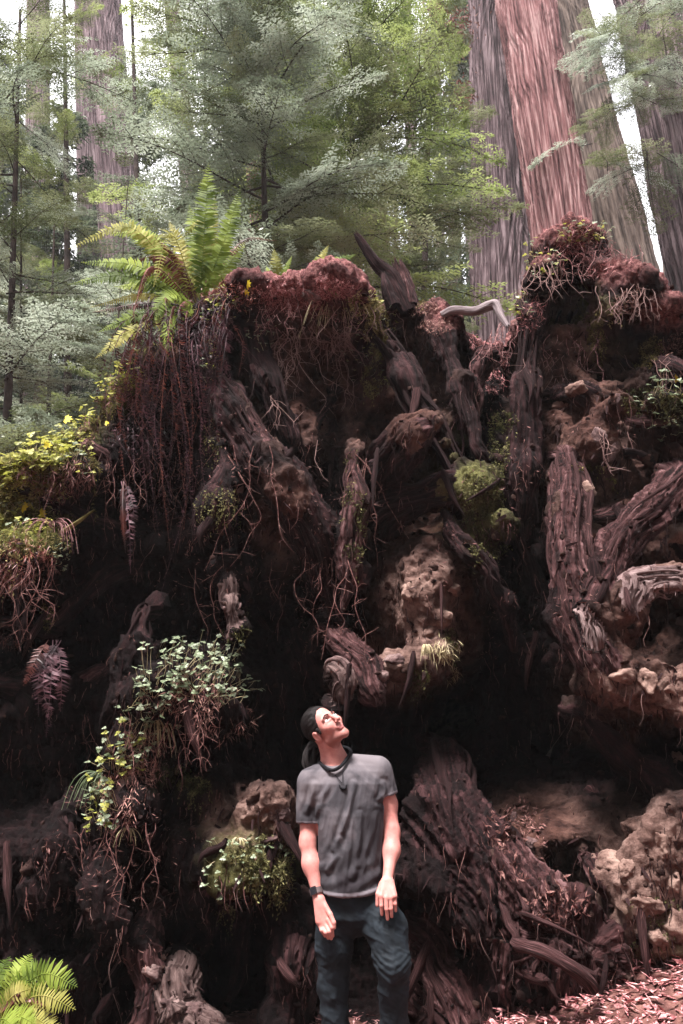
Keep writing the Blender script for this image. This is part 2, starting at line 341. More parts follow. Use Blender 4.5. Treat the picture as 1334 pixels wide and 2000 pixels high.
#RT([(330, 900, 5.3), (328, 1000, 5.2), (332, 1100, 5.2), (336, 1190, 5.25)], [.02, .03, .025, .01], 'root_dark', 16, .3, .5)
RT([(290, 1200, 5.4), (275, 1280, 5.2), (230, 1360, 5.15), (190, 1440, 5.3)], [.06, .06, .05, .03], 'root_dark', 24, .3, .5)
RT([(215, 1640, 5.2), (212, 1730, 5.05), (208, 1800, 5.0), (190, 1860, 5.05)], [.05, .06, .05, .01], 'root', 28, .35, .4, .15)
RT([(205, 1880, 5.0), (200, 1940, 4.98), (195, 1990, 5.0)], [.02, .03, .01], 'root', 16, .3, .5)
RT([(300, 1780, 5.3), (290, 1850, 5.15), (275, 1930, 5.05), (285, 2030, 5.0)], [.06, .07, .06, .08], 'root', 32, .35, .5)
RT([(340, 1930, 5.2), (350, 1990, 5.1), (380, 2040, 5.1)], [.1, .13, .13], 'rock', 28, .3, .6)
RT([(560, 1800, 5.3), (572, 1880, 5.15), (560, 1980, 5.1)], [.08, .1, .07], 'root_dark', 30)
RT([(130, 1600, 5.3), (110, 1680, 5.15), (75, 1740, 5.15)], [.04, .05, .015], 'root_dark', 24, .3, .6)
RT([(240, 1500, 5.2), (262, 1560, 5.0), (255, 1620, 5.0)], [.05, .07, .02], 'rock', 26, .35, .6, .1)
RT([(1330, 1560, 5.3), (1250, 1500, 5.2), (1170, 1420, 5.2), (1100, 1380, 5.3)], [.1, .07, .05, .03], 'root_dark', 28)
RT([(1205, 1410, 5.1), (1180, 1460, 5.05), (1200, 1500, 5.1)], [.012, .02, .008], 'root_pale', 14, .2)
RT([(60, 1130, 5.35), (40, 1200, 5.25), (30, 1300, 5.3)], [.04, .05, .02], 'root_dark', 20, .3, .6)
RT([(640, 1335, 5.15), (665, 1310, 5.02), (670, 1350, 5.05), (655, 1385, 5.1)], [.02, .06, .045, .015], 'rock', 26, .3, .5)
RT([(1150, 470, 5.55), (1180, 520, 5.4), (1225, 545, 5.35)], [.05, .06, .02], 'root', 26, .3, .4)
RT([(1240, 540, 5.5), (1215, 560, 5.35), (1200, 600, 5.3)], [.03, .05, .02], 'root', 22, .3, .4)
RT([(440, 1120, 5.25), (455, 1180, 5.15), (440, 1240, 5.15)], [.04, .06, .015], 'rock', 24, .3, .7)
RT([(480, 620, 5.7), (520, 740, 5.55), (560, 860, 5.5)], [.08, .09, .06], 'root_dark', 28)
SIL = [(-900, 1500), (-400, 1240), (-150, 1050), (0, 945), (60, 905), (95, 850), (150, 800), (215, 750), (245, 700), (280, 650), (330, 612), (400, 585), (450, 575),
       (500, 556), (540, 547), (600, 543), (645, 556), (690, 585), (715, 582), (745, 566), (790, 574), (830, 602), (865, 628), (910, 622),
       (940, 634), (1000, 622), (1022, 580), (1045, 530), (1075, 480), (1110, 450), (1150, 458), (1185, 500), (1225, 552), (1265, 590),
       (1300, 614), (1334, 626), (1420, 660), (1600, 760), (2100, 1300)]
sw = np.array([W(a, b, YR+.05) for a, b in SIL]); SX, SZ = sw[:, 0], sw[:, 2]
GAUSS = [  # px, py, rx, ry, metres deeper (+) or nearer (-)
 (720, 1680, 185, 330, .95), (560, 1440, 130, 85, .6), (1010, 1430, 190, 110, .95), (1240, 1470, 130, 85, .6), (1225, 1180, 62, 85, .7),
 (1075, 1120, 60, 140, .5), (950, 1270, 70, 130, .55), (880, 1800, 70, 110, .7), (1205, 1850, 90, 55, .6), (1090, 1690, 42, 38, .5),
 (560, 1250, 150, 85, .5), (330, 1150, 130, 110, .5), (120, 1260, 130, 150, .5), (250, 965, 120, 55, .35), (90, 1520, 130, 100, .5),
 (450, 1890, 110, 130, .7), (90, 1790, 100, 90, .4), (330, 1560, 60, 60, .4), (300, 1760, 60, 120, .35), (870, 900, 80, 80, .35), (610, 730, 110, 90, .22), (795, 650, 48, 60, .4),
 (1125, 560, 62, 50, .5), (880, 700, 50, 60, .3), (1035, 700, 40, 90, .45), (790, 960, 110, 70, .4), (1000, 1150, 45, 120, .4), (350, 850, 70, 120, .25), (1215, 700, 60, 40, .3),
 (835, 1190, 75, 105, -.38), (930, 960, 75, 130, -.25), (1150, 880, 85, 110, -.22), (1300, 780, 110, 50, -.25), (1270, 1345, 130, 55, -.42),
 (1290, 1740, 130, 150, -.62), (1040, 1730, 130, 140, -.25), (480, 1650, 110, 110, -.42), (350, 1350, 130, 70, -.35), (235, 1560, 60, 130, -.3),
 (620, 590, 140, 45, -.18), (100, 910, 150, 70, -.12), (700, 1000, 34, 150, -.22), (420, 980, 55, 140, -.18), (560, 930, 60, 200, -.12), (1140, 1080, 50, 160, -.25), (60, 1080, 120, 60, -.15)]
def yfront(x, z):
    y = YR + .10*(z - 2.4) - .08*np.clip(x - .6, 0, 3)
    for px, py, rx, ry, dy in GAUSS:
        c = W(px, py, YR-.1); k = (YR-.1)/FPX*1.02
        r2 = ((x - c[0])/(rx*k))**2 + ((z - c[2])/(ry*k*1.05))**2
        y = y + dy*np.exp(-(r2**(2.0 if dy > 0 else 1.2))*.7)
    return y
VX = .022
def core(path, rad, n):
    """a root's own line: it comes out of the mass and its end sinks or frays"""
    pts = [W(*p) for p in path]; rad = [rad[0]*.8] + list(rad)
    pts = [pts[0] - .3*(pts[1]-pts[0]) + np.array([0, .2, 0])] + pts
    P = catmull(pts, n); s = np.linspace(0, 1, n)[:, None]; sd = float(np.sum(pts[0]))*7
    P = P + .035*np.concatenate([vnoise(np.concatenate([s*7, s*0+sd, s*0+j], 1), 3)[:, None] for j in range(3)], 1)
    return P, interp(rad, n)*(1 + .22*vnoise(np.concatenate([s*9, s*0+sd, s*0+9], 1), 4))
xs = np.arange(-3.5, 3.5, VX, dtype=np.float32); ys = np.arange(4.72, 7.25, VX, dtype=np.float32); zs = np.arange(-.35, 5.6, VX, dtype=np.float32)
X2, Z2 = np.meshgrid(xs, zs, indexing='ij')
YF = yfront(X2, Z2).astype(np.float32)
P2 = np.stack([X2*1.0, Z2*1.0, X2*0], -1)
PROC = []
YF += .16*fbm(P2*1.6, 21, 4) - .10*ridged(np.stack([X2*3.4 + .8*Z2, Z2*.8, X2*0+3], -1), 22, 3)
ZT = np.interp(xs, SX, SZ).astype(np.float32) + .05*fbm(np.stack([xs*4, xs*0, xs*0], -1), 4, 3)
X3 = xs[:, None, None]; Y3 = ys[None, :, None]; Z3 = zs[None, None, :]
D = (YF[:, None, :] - Y3)*.62
# cheap 3-D warping noise sampled on a coarse lattice and enlarged
def coarse_noise(scale, seed, octv, step=4):
    a, b, c = xs[::step], ys[::step], zs[::step]
    G = np.stack(np.meshgrid(a, b, c, indexing='ij'), -1)
    Q = fbm(G*scale, seed, octv).astype(np.float32)
    for ax, m in ((0, len(xs)), (1, len(ys)), (2, len(zs))):
        t = np.arange(m)/step; i = np.minimum(t.astype(int), Q.shape[ax]-2); f = (t - i).astype(np.float32).clip(0, 1)
        sh = [1, 1, 1]; sh[ax] = m; f = f.reshape(sh); Q = np.take(Q, i, ax)*(1-f) + np.take(Q, i+1, ax)*f
    return Q
N3 = coarse_noise(np.array([2.6, 2.6, 2.2], np.float32), 61, 3)
D += .20*N3
top = Z3 - (ZT[:, None, None] - .22*np.clip(Y3 - 5.8, 0, 3)**1.3)
D = np.maximum(D, top*.8 + .05*N3)
D = np.maximum(D, (Y3 - 7.0) + .15*N3)
def local(c, r):
    i0 = np.clip(((c - r - np.array([xs[0], ys[0], zs[0]]))/VX).astype(int), 0, None); i1 = ((c + r - np.array([xs[0], ys[0], zs[0]]))/VX).astype(int) + 2
    return tuple(slice(int(a), int(max(a, b))) for a, b in zip(i0, i1))
def smin(a, b, k):
    h = np.clip(.5 + .5*(b - a)/k, 0, 1); return b*(1-h) + a*h - k*h*(1-h)
def add_ball(c, r, k=.08, cut=False):
    c = np.asarray(c, float); r = np.broadcast_to(np.asarray(r, float), 3); s = local(c, r*1.5 + k)
    q = np.sqrt(((X3[s[0]]-c[0])/r[0])**2 + ((Y3[:, s[1]]-c[1])/r[1])**2 + ((Z3[:, :, s[2]]-c[2])/r[2])**2)
    d = ((q - 1)*r.min()).astype(np.float32)
    if cut: D[s] = -smin(-D[s], d + .08*N3[s], k)
    else: D[s] = smin(D[s], d + .10*N3[s], k)
# shelves, banks and clods that stand out from the face; cuts hollow it under them
for px, py, Y, rx, ry, rz in [(835, 1180, 5.35, 60, .22, 95), (790, 1300, 5.3, 75, .2, 40), (870, 1265, 5.25, 40, .15, 25), (1250, 1335, 5.05, 95, .32, 32), (1330, 1380, 5.0, 70, .3, 45),
                              (1255, 1750, 4.98, 85, .3, 110), (1320, 1700, 4.85, 80, .32, 130), (1160, 880, 5.4, 50, .2, 50), (1210, 790, 5.2, 35, .18, 25), (1310, 790, 5.15, 60, .2, 28),
                              (340, 1350, 5.15, 100, .25, 40), (440, 1400, 5.2, 60, .2, 30), (260, 1480, 5.2, 45, .2, 70), (520, 1590, 5.15, 45, .2, 50), (470, 1690, 5.1, 90, .25, 60),
                              (930, 960, 5.3, 45, .2, 60), (975, 1030, 5.25, 30, .15, 25), (610, 580, 5.6, 90, .3, 28), (1052, 560, 5.6, 34, .25, 40), (1078, 505, 5.65, 34, .25, 34), (1108, 478, 5.65, 36, .3, 26), (1150, 492, 5.65, 38, .3, 28), (1190, 545, 5.6, 34, .25, 24), (1232, 588, 5.6, 34, .25, 22), (1285, 628, 5.6, 36, .25, 20), (540, 590, 5.65, 60, .3, 28), (650, 592, 5.65, 60, .3, 30), (700, 612, 5.65, 50, .3, 24), (100, 930, 5.5, 110, .3, 40), (60, 1080, 5.4, 70, .2, 60)]:
    add_ball(W(px, py, Y), (rx*Y/FPX, ry, rz*Y/FPX), .10)
for px, py, Y, rx, ry, rz in [(800, 1400, 5.4, 120, .35, 55), (1230, 1440, 5.15, 110, .4, 45), (1225, 1180, 5.5, 55, .5, 80), (640, 1470, 5.4, 150, .5, 75), (1120, 562, 5.45, 52, .4, 42), (450, 1830, 5.3, 80, .35, 70), (930, 1130, 5.4, 55, .4, 45)]:
    add_ball(W(px, py, Y), (rx*Y/FPX, ry, rz*Y/FPX), .06, cut=True)
gr = np.random.default_rng(77)
for k in range(95):                                 # smaller roots sunk in the soil, running down and outwards
    px, py = gr.uniform(-40, 1380), gr.uniform(560, 1900); c = W(px, py, 5.5); ang = math.atan2(c[0]-.1, 3.2 - c[2]) + gr.normal(0, .45)
    ln = gr.uniform(.35, 1.3); r0 = gr.uniform(.03, .085); ph = gr.uniform(0, 6)
    dd = np.array([math.sin(ang), 0, -math.cos(ang)]); sd_ = np.array([dd[2], 0, -dd[0]])
    PROC.append([])
    for u in np.linspace(0, 1, int(ln/.035)):
        q = c + dd*ln*u + sd_*.12*math.sin(ph + u*5)*ln
        if not (-.3 < q[2] < np.interp(q[0], SX, SZ) - .22): continue
        q[1] = float(yfront(q[0], q[2])) - .02 + .10*math.sin(ph*2 + u*6) - .05*math.sin(math.pi*u)
        r = r0*(.35 + math.sin(math.pi*min(1, u + .12))**.6*.65)
        if abs(q[0]) < 3.3 and q[1] > 4.9: add_ball(q, r, .045); PROC[-1].append((*q, r))
for path, rad, mt, *_ in ROOTS:                     # soil and rotten wood cling round each big root
    if max(rad) < .05: continue
    pts, rr = core(path, rad, 30)
    for c, r in zip(pts, rr):
        add_ball(c, r*.97, .05)
D[0] = D[-1] = .1; D[:, 0] = D[:, -1] = .1; D[:, :, 0] = D[:, :, -1] = .1
G = vdb.FloatGrid(); G.background = .1
G.copyFromArray(np.clip(D, -.1, .1)); VV, QQ = G.convertToQuads(0.0)
del D, N3
VV = VV.astype(np.float64)*VX + np.array([xs[0], ys[0], zs[0]]); QQ = QQ.astype(np.int64)
def vnormals(V, F):
    n = np.cross(V[F[:, 2]] - V[F[:, 0]], V[F[:, 3]] - V[F[:, 1]]); out = np.empty_like(V)
    for k in range(3): out[:, k] = np.bincount(F.ravel(), np.repeat(n[:, k], 4), len(V))
    return norm(out)
nn = vnormals(VV, QQ)
if nn[np.argmin(VV[:, 1]), 1] > 0: QQ = QQ[:, ::-1]; nn = -nn
def in_view(P, m=60):
    r = P - CAM; yc = r[:, 1]*cp + r[:, 2]*sp; zc = -r[:, 1]*sp + r[:, 2]*cp
    px = 667 + FPX*r[:, 0]/yc; py = 1000 - FPX*zc/yc
    return (px > -m) & (px < 1334+m) & (py > -m) & (py < 2000+m), px, py
def subdivide(V, F, sel):
    S = F[sel]; e = np.stack([S, np.roll(S, -1, 1)], -1).reshape(-1, 2); e.sort(1)
    key = e[:, 0]*len(V) + e[:, 1]; u, inv = np.unique(key, return_inverse=True)
    ev = np.stack([u//len(V), u % len(V)], -1); em = V[ev].mean(1); fm = V[S].mean(1)
    ei = inv.reshape(-1, 4) + len(V); fi = np.arange(len(S)) + len(V) + len(em)
    NF = np.stack([np.stack([S[:, k], ei[:, k], fi, ei[:, k-1]], -1) for k in range(4)], 1).reshape(-1, 4)
    return np.vstack([V, em, fm]), np.vstack([F[~sel], NF])
fc = VV[QQ].mean(1); fn = nn[QQ].mean(1)
vis, _, _ = in_view(fc); facing = ((CAM - fc)*fn).sum(1) > -.35*np.linalg.norm(CAM-fc, axis=1)
VV, QQ = subdivide(VV, QQ, vis & facing & (fc[:, 1] < 6.5))
nn = vnormals(VV, QQ)
_, vpx, vpy = in_view(VV)
def region(lst):
    o = np.zeros(len(VV))
    for px, py, rx, ry in lst: o = np.maximum(o, np.exp(-((((vpx-px)/rx)**2 + ((vpy-py)/ry)**2)**1.5)))
    return o
nz = fbm(VV*3.1, 77, 4)
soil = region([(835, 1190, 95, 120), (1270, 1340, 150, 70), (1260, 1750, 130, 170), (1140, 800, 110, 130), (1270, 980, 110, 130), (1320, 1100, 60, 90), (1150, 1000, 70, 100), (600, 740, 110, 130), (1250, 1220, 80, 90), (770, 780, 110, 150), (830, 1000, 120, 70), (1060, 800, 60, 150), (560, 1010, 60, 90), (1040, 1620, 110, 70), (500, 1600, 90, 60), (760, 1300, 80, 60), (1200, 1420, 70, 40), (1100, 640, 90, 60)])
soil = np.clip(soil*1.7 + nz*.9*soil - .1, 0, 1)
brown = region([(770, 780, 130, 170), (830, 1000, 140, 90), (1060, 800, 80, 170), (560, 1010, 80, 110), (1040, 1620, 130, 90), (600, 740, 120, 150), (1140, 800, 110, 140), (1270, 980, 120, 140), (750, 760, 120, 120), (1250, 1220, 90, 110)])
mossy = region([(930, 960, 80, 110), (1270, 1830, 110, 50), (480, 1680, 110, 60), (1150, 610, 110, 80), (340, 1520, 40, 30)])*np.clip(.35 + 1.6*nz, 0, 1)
# surface relief: crumbs on soil, long fibres on decayed wood
fib = np.stack([VV[:, 0]*11 + VV[:, 2]*3, VV[:, 1]*11, VV[:, 2]*2.2 + VV[:, 0]*1.5], -1)
wq = fbm(VV*1.3, 95, 2)[:, None]*np.array([2.2, 0, 1.2]); fib = fib + wq
h = .06*fbm(VV*6.5, 90, 4, .6) + (1-soil)*(.036*ridged(fib, 91, 4) + .012*ridged(fib*2.7, 96, 2)) + soil*(.014*fbm(VV*15, 92, 4, .6) - .012*np.abs(vnoise(VV*5, 97))) + .012*fbm(VV*36, 93, 2)
RL = [(core(a[0], a[1], 60), a[2], k) for k, a in enumerate(ROOTS)] + [((np.array(q)[:, :3], np.array(q)[:, 3]), 'root_dark' if j % 3 else 'root', 1000 + j) for j, q in enumerate(PROC) if len(q) > 6]
best = np.full(len(VV), 9.0); rid = np.full(len(VV), -1); gth = np.zeros(len(VV)); gs = np.zeros(len(VV)); gr_ = np.zeros(len(VV))
for j, ((C, R), mt_, k_) in enumerate(RL):
    lo, hi = C.min(0) - R.max()*1.7, C.max(0) + R.max()*1.7
    ix = np.nonzero(((VV > lo) & (VV < hi)).all(1))[0]
    if not len(ix): continue
    T_, N_, B_ = frames(C); arc = np.concatenate([[0], np.cumsum(np.linalg.norm(np.diff(C, axis=0), axis=1))])
    d2 = ((VV[ix][:, None] - C[None])**2).sum(-1); near = (np.sqrt(d2)/R[None]).argmin(1); q = np.sqrt(d2[np.arange(len(ix)), near])/R[near]
    up_ = q < best[ix]*(1 if k_ < 1000 else .75); ix, near, q = ix[up_], near[up_], q[up_]
    v = VV[ix] - C[near]; best[ix] = q; rid[ix] = j; gth[ix] = np.arctan2((v*B_[near]).sum(1), (v*N_[near]).sum(1)); gs[ix] = arc[near] + (v*T_[near]).sum(1) + j*3.7; gr_[ix] = R[near]
w = np.clip((1.55 - best)/.35, 0, 1); w = w*w*(3-2*w)
cth, sth = np.cos(gth), np.sin(gth); twist = .9*np.sin(gs*1.3)
kf_ = 1.2 + gr_*22
q3 = np.stack([np.cos(gth + twist)*kf_, np.sin(gth + twist)*kf_, gs*2.2], -1)
hr = gr_*(.20*ridged(q3, 301, 3) + .10*ridged(q3*np.array([2.7, 2.7, 2.4]), 302, 2) + .38*fbm(np.stack([cth*1.1, sth*1.1, gs*4], -1), 303, 3)) + .008*fbm(VV*30, 304, 3)
h = h*(1-w) + hr*w
VV = VV + nn*h[:, None]
grain = np.stack([cth*gr_, sth*gr_, gs], -1)
fq = best[QQ].mean(1); fr = rid[QQ]; same = (fr == fr[:, :1]).all(1)
FROOT = np.where((fq < 1.28 + .25*fbm(VV[QQ[:, 0]]*9, 305, 2)) & same, fr[:, 0], -1)
m, N, L, b = mat('root_plate_soil', .93, .12)
obj_v = mapped(N, L, 'Object'); t1 = noise(N, L, 9, 8, .68, obj_v); t2 = noise(N, L, 38, 6, .7, obj_v)
fv = mapped(N, L, 'Object', (26, 26, 4)); t3 = noise(N, L, 1.0, 6, .65, fv)
mxn = N.new('ShaderNodeMath'); mxn.operation = 'MULTIPLY_ADD'; mxn.inputs[1].default_value = .5; L.new(t3.outputs['Fac'], mxn.inputs[0])
hf = N.new('ShaderNodeMath'); hf.operation = 'MULTIPLY'; hf.inputs[1].default_value = .5; L.new(t1.outputs['Fac'], hf.inputs[0]); L.new(hf.outputs[0], mxn.inputs[2])
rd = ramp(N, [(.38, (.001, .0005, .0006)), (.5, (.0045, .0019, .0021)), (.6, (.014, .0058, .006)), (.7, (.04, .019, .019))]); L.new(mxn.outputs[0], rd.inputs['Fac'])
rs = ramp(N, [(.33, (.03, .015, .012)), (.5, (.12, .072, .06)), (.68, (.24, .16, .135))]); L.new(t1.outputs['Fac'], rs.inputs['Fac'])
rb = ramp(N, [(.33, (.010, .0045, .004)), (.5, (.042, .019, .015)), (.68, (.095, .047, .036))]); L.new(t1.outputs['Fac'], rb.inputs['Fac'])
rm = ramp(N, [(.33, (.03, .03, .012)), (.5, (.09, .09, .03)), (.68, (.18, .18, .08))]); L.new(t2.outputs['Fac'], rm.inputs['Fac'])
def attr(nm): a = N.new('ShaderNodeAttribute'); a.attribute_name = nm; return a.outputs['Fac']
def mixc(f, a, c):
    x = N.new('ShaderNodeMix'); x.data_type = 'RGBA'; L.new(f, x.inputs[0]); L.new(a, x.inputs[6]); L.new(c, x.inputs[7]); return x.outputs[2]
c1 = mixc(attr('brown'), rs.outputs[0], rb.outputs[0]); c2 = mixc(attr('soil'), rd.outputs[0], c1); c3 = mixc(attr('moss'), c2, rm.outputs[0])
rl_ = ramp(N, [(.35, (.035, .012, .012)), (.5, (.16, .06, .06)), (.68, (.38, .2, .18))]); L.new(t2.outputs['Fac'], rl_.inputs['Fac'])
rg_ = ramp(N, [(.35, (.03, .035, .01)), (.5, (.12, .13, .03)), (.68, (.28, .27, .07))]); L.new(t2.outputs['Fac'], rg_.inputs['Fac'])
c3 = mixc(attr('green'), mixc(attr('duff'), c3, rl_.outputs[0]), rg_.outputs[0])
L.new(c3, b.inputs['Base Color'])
s2 = N.new('ShaderNodeMath'); s2.operation = 'MULTIPLY_ADD'; s2.inputs[1].default_value = .5; L.new(t2.outputs['Fac'], s2.inputs[0]); L.new(mxn.outputs[0], s2.inputs[2])
bump(N, L, b, s2.outputs[0], 1.0, .03)
M['plate'] = m
plate = tag(link('uprooted_root_plate', None, loc=(0, 6.2, 0)), 'huge dark root plate of a fallen redwood towering behind the man', 'uprooted tree')
def part(name, mesh, label=None):
    o = link(name, mesh, plate); o.matrix_parent_inverse = Matrix.Translation((0, -6.2, 0))
    if label: o['label'] = label
    return o
duff = np.clip(nn[:, 2]*1.5 + .45, 0, 1)*np.clip((VV[:, 2] - (np.interp(VV[:, 0], SX, SZ) - .32))/.2, 0, 1)*np.clip(.75 + 1.2*nz, 0, 1)
duff = np.maximum(duff, region([(610, 565, 110, 45), (1110, 458, 60, 26), (1210, 535, 50, 24), (1290, 610, 60, 30), (960, 640, 50, 30), (820, 590, 50, 20)])*np.clip(.9 + nz, 0, 1))
green = np.maximum(duff*np.clip((-1.15 - VV[:, 0])/.3, 0, 1), region([(235, 735, 45, 34), (190, 785, 50, 34), (140, 840, 56, 40), (90, 895, 64, 44), (30, 950, 80, 55), (40, 1020, 80, 50)])*np.clip(.7 + 1.5*nz, 0, 1)); duff = duff*(1-green)
for j in range(len(RL)):                             # loose scraps of a root go back to the soil
    ix = np.nonzero(FROOT == j)[0]
    if not len(ix): continue
    u, inv = np.unique(QQ[ix], return_inverse=True); inv = inv.reshape(-1, 4); lab = np.arange(len(u))
    for _ in range(400):
        m_ = lab[inv].min(1); new = lab.copy(); np.minimum.at(new, inv.ravel(), np.repeat(m_, 4)); new = new[new]
        if (new == lab).all(): break
        lab = new
    fl_ = lab[inv[:, 0]]; k, c = np.unique(fl_, return_counts=True); FROOT[ix[fl_ != k[c.argmax()]]] = -1
def submesh(name, faces, mats, extra=None):
    u, inv = np.unique(faces, return_inverse=True); mb = MB().add(VV[u], inv.reshape(-1, 4)); A = {'soil': soil[u], 'brown': np.clip(brown[u], 0, 1), 'moss': np.clip(mossy[u], 0, 1), 'duff': duff[u], 'green': green[u], 'grain': grain[u]}
    if extra is not None and extra.n:
        mb.add(np.vstack(extra.V), np.vstack(extra.F), 1, np.vstack(extra.U)); A = {k: np.concatenate([v, np.zeros((extra.n,) + v.shape[1:])]) for k, v in A.items()}
    me = mb.mesh(name, mats, attrs=A)
    vnrm = np.zeros((mb.n, 3), np.float32)
    return me
NV = vnormals(VV, QQ)
full_me = MB().add(VV, QQ).mesh('tmp', M['plate']); tmp_o = link('tmp', full_me)
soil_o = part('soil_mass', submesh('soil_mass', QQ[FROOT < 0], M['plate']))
tb = tube([(0.1, 6.6, 2.2), (.6, 14, 2.0), (1.2, 26, 1.6)], [1.55, 1.3, 1.1], 48, 60, .04, 5, 16, .1)
fallen = MB().add(tb[0], tb[1], 0, tb[2])
part('fallen_trunk', fallen.mesh('fallen_trunk', M['bark_brown']))
bpy.context.view_layer.update()
BVH = BVHTree.FromObject(tmp_o, bpy.context.evaluated_depsgraph_get())
bpy.data.objects.remove(tmp_o); bpy.data.meshes.remove(full_me)
def hit(px, py):
    d = Vector(ray(px, py)).normalized(); o = Vector(CAM)
    p, n_, i, dist = BVH.ray_cast(o, d, 12)
    if p is None: return None, None
    return np.array(p), np.array(n_)
def S(px, py, off=0.0, dy=6.0):
    """a point on the face of the root plate, or at depth dy past its outline, moved OFF metres towards the viewer's side"""
    p, n_ = hit(px, py)
    if p is None: p = W(px, py, dy)
    return p - norm(ray(px, py))*off

# ---- the big roots: (pixel path with depth, radii in metres, material, fibre depth)
def strands(mb, P, R, seed, count, seg=6, wob=1.0):
    """decayed root: lengths of splitting wood laid side by side round a path"""
    g = np.random.default_rng(seed); n = len(P); T, N, B = frames(P); tt = np.linspace(0, 1, n)
    for k in range(count):
        a0, a1 = sorted((g.uniform(-.25, .75), g.uniform(.3, 1.12))); a0 = max(a0, 0); a1 = min(a1, 1.0)
        if a1 - a0 < .18: a1 = min(1, a0 + .3); a0 = a1 - .3
        i0, i1 = int(a0*(n-1)), int(a1*(n-1)) + 1; idx = np.linspace(i0, min(i1, n-1), max(6, (i1-i0))).astype(int); idx = np.unique(idx)
        if len(idx) < 4: continue
        u = np.linspace(0, 1, len(idx)); s_ = tt[idx]
        th = g.uniform(0, 6.283) + 1.1*s_ + wob*.5*vnoise(np.stack([s_*3, s_*0+k, s_*0+seed], -1), 3)
        rad = R[idx]*(g.uniform(.62, .98) + .16*vnoise(np.stack([s_*6, s_*0+k*3, s_*0+seed], -1), 4) + .35*(u**4)*g.choice([0, 0, 1]))
        C = P[idx] + N[idx]*(np.cos(th)*rad)[:, None] + B[idx]*(np.sin(th)*rad)[:, None]
        C = C + .012*np.stack([vnoise(np.stack([s_*14, s_*0+k, s_*0+q], -1), 5) for q in range(3)], -1)
        sr = R[idx].clip(.012)*g.choice([.05, .08, .11, .16])*g.uniform(.8, 1.2)*np.clip(np.minimum(u*5 + .25, (1-u)*3.5 + .06), 0, 1)
        m_ = len(idx)*2
        V, F, uv = tube(C, sr, seg, m_, .35, seed+k, 5, 2.5, g.uniform(.45, 1), .5, .0)
        mb.add(V, F, 0, uv + np.array([g.uniform(0, 40), g.uniform(0, 9)]))
for j, ((C, R), mt_, k_) in enumerate(RL):
    fs = QQ[FROOT == j]
    if len(fs) < 40: continue
    ex = MB()
    if k_ < 1000: strands(ex, C, R*1.04, k_*13, int(min(22, 6 + 120*R.max())) if R.max() < .15 else 7, 6, .6)
    part('root', submesh('root', fs, [M['grain_' + mt_], M[mt_]], ex))
# many smaller roots, splinters and flakes lying on the face
for k in range(55):
    px, py = rng.uniform(10, 1330), rng.uniform(640, 1990)
    p, n_ = hit(px, py)
    if p is None or (560 < px < 810 and 1370 < py < 1990 ): continue
    Ln = rng.uniform(.08, .45); side = norm(np.array([rng.normal(0, .45), rng.normal(0, .2), -1.0]))
    a = p + n_*.01; c = a + side*Ln + np.array([rng.normal(0, .04), -.03, 0]); mdd = (a + c)/2 + np.array([rng.normal(0, .015), -.02, 0])
    r = rng.uniform(.008, .035); sd = int(rng.integers(1e4))
    V, F, uv = tube([a - side*.04, a, mdd, c], [r*.5, r, r*.9, r*.15], 10, max(8, int(Ln/.025)), .35, sd, 5, 2, rng.uniform(.4, 1), .6, .04)
    mt = rng.choice(['root_dark', 'root_dark', 'root'])
    part('root' if r > .018 else 'root_splinter', MB().add(V, F, 0, uv).mesh('root', M[str(mt)]))
# clods of soil and stone
CL = [(850, 1110, .09, 'dirt'), (880, 1150, .1, 'clay'), (800, 1160, .1, 'clay'), (835, 1230, .09, 'clay'), (870, 1210, .08, 'clay'), (1130, 760, .12, 'clay'), (1100, 790, .1, 'clay'), (1150, 730, .13, 'clay'),
      (1165, 860, .12, 'rock'), (1140, 905, .1, 'rock'), (1190, 880, .1, 'rock'), (1150, 960, .1, 'clay'), (1160, 1030, .1, 'clay'), (1210, 785, .08, 'rock'), (1260, 1330, .1, 'clay'), (1310, 1350, .12, 'clay'),
      (1215, 1320, .08, 'clay'), (1330, 1320, .1, 'clay'), (1240, 1620, .12, 'clay'), (1290, 1650, .13, 'clay'), (1200, 1690, .12, 'clay'), (1310, 1720, .12, 'clay'), (1260, 1760, .13, 'clay'), (1320, 1800, .14, 'clay'),
      (1280, 1830, .12, 'clay'), (1225, 1700, .1, 'clay'), (900, 1000, .1, 'dirt'), (935, 1010, .09, 'dirt'), (975, 1040, .08, 'dirt'), (960, 900, .09, 'dirt'), (540, 1590, .1, 'rock'), (525, 1640, .09, 'rock'), (505, 1560, .09, 'dirt'),
      (1320, 1050, .16, 'clay'), (770, 1290, .08, 'rock'), (740, 1320, .07, 'rock'), (1040, 1650, .08, 'rock'), (1005, 1600, .07, 'rock'), (1150, 1850, .07, 'rock'), (330, 1960, .09, 'rock'), (380, 1975, .1, 'rock'), (300, 1900, .07, 'rock'),
      (60, 1700, .08, 'dirt'), (130, 1800, .09, 'dirt'), (590, 1210, .05, 'dirt'), (470, 960, .05, 'rock'), (1300, 620, .08, 'rock'), (1240, 620, .09, 'dirt'), (610, 575, .12, 'rock'), (1330, 1480, .07, 'clay')]
for px, py, r, mt in CL:
    p = S(px, py, -r*.35); sd = int(rng.integers(1e4))
    r *= .72; part('soil_clod', MB().add(*blob(p, r*rng.uniform(.6, 1.15, 3), sd, .55, 3, 16, .12)).mesh('soil_clod', M[mt]))
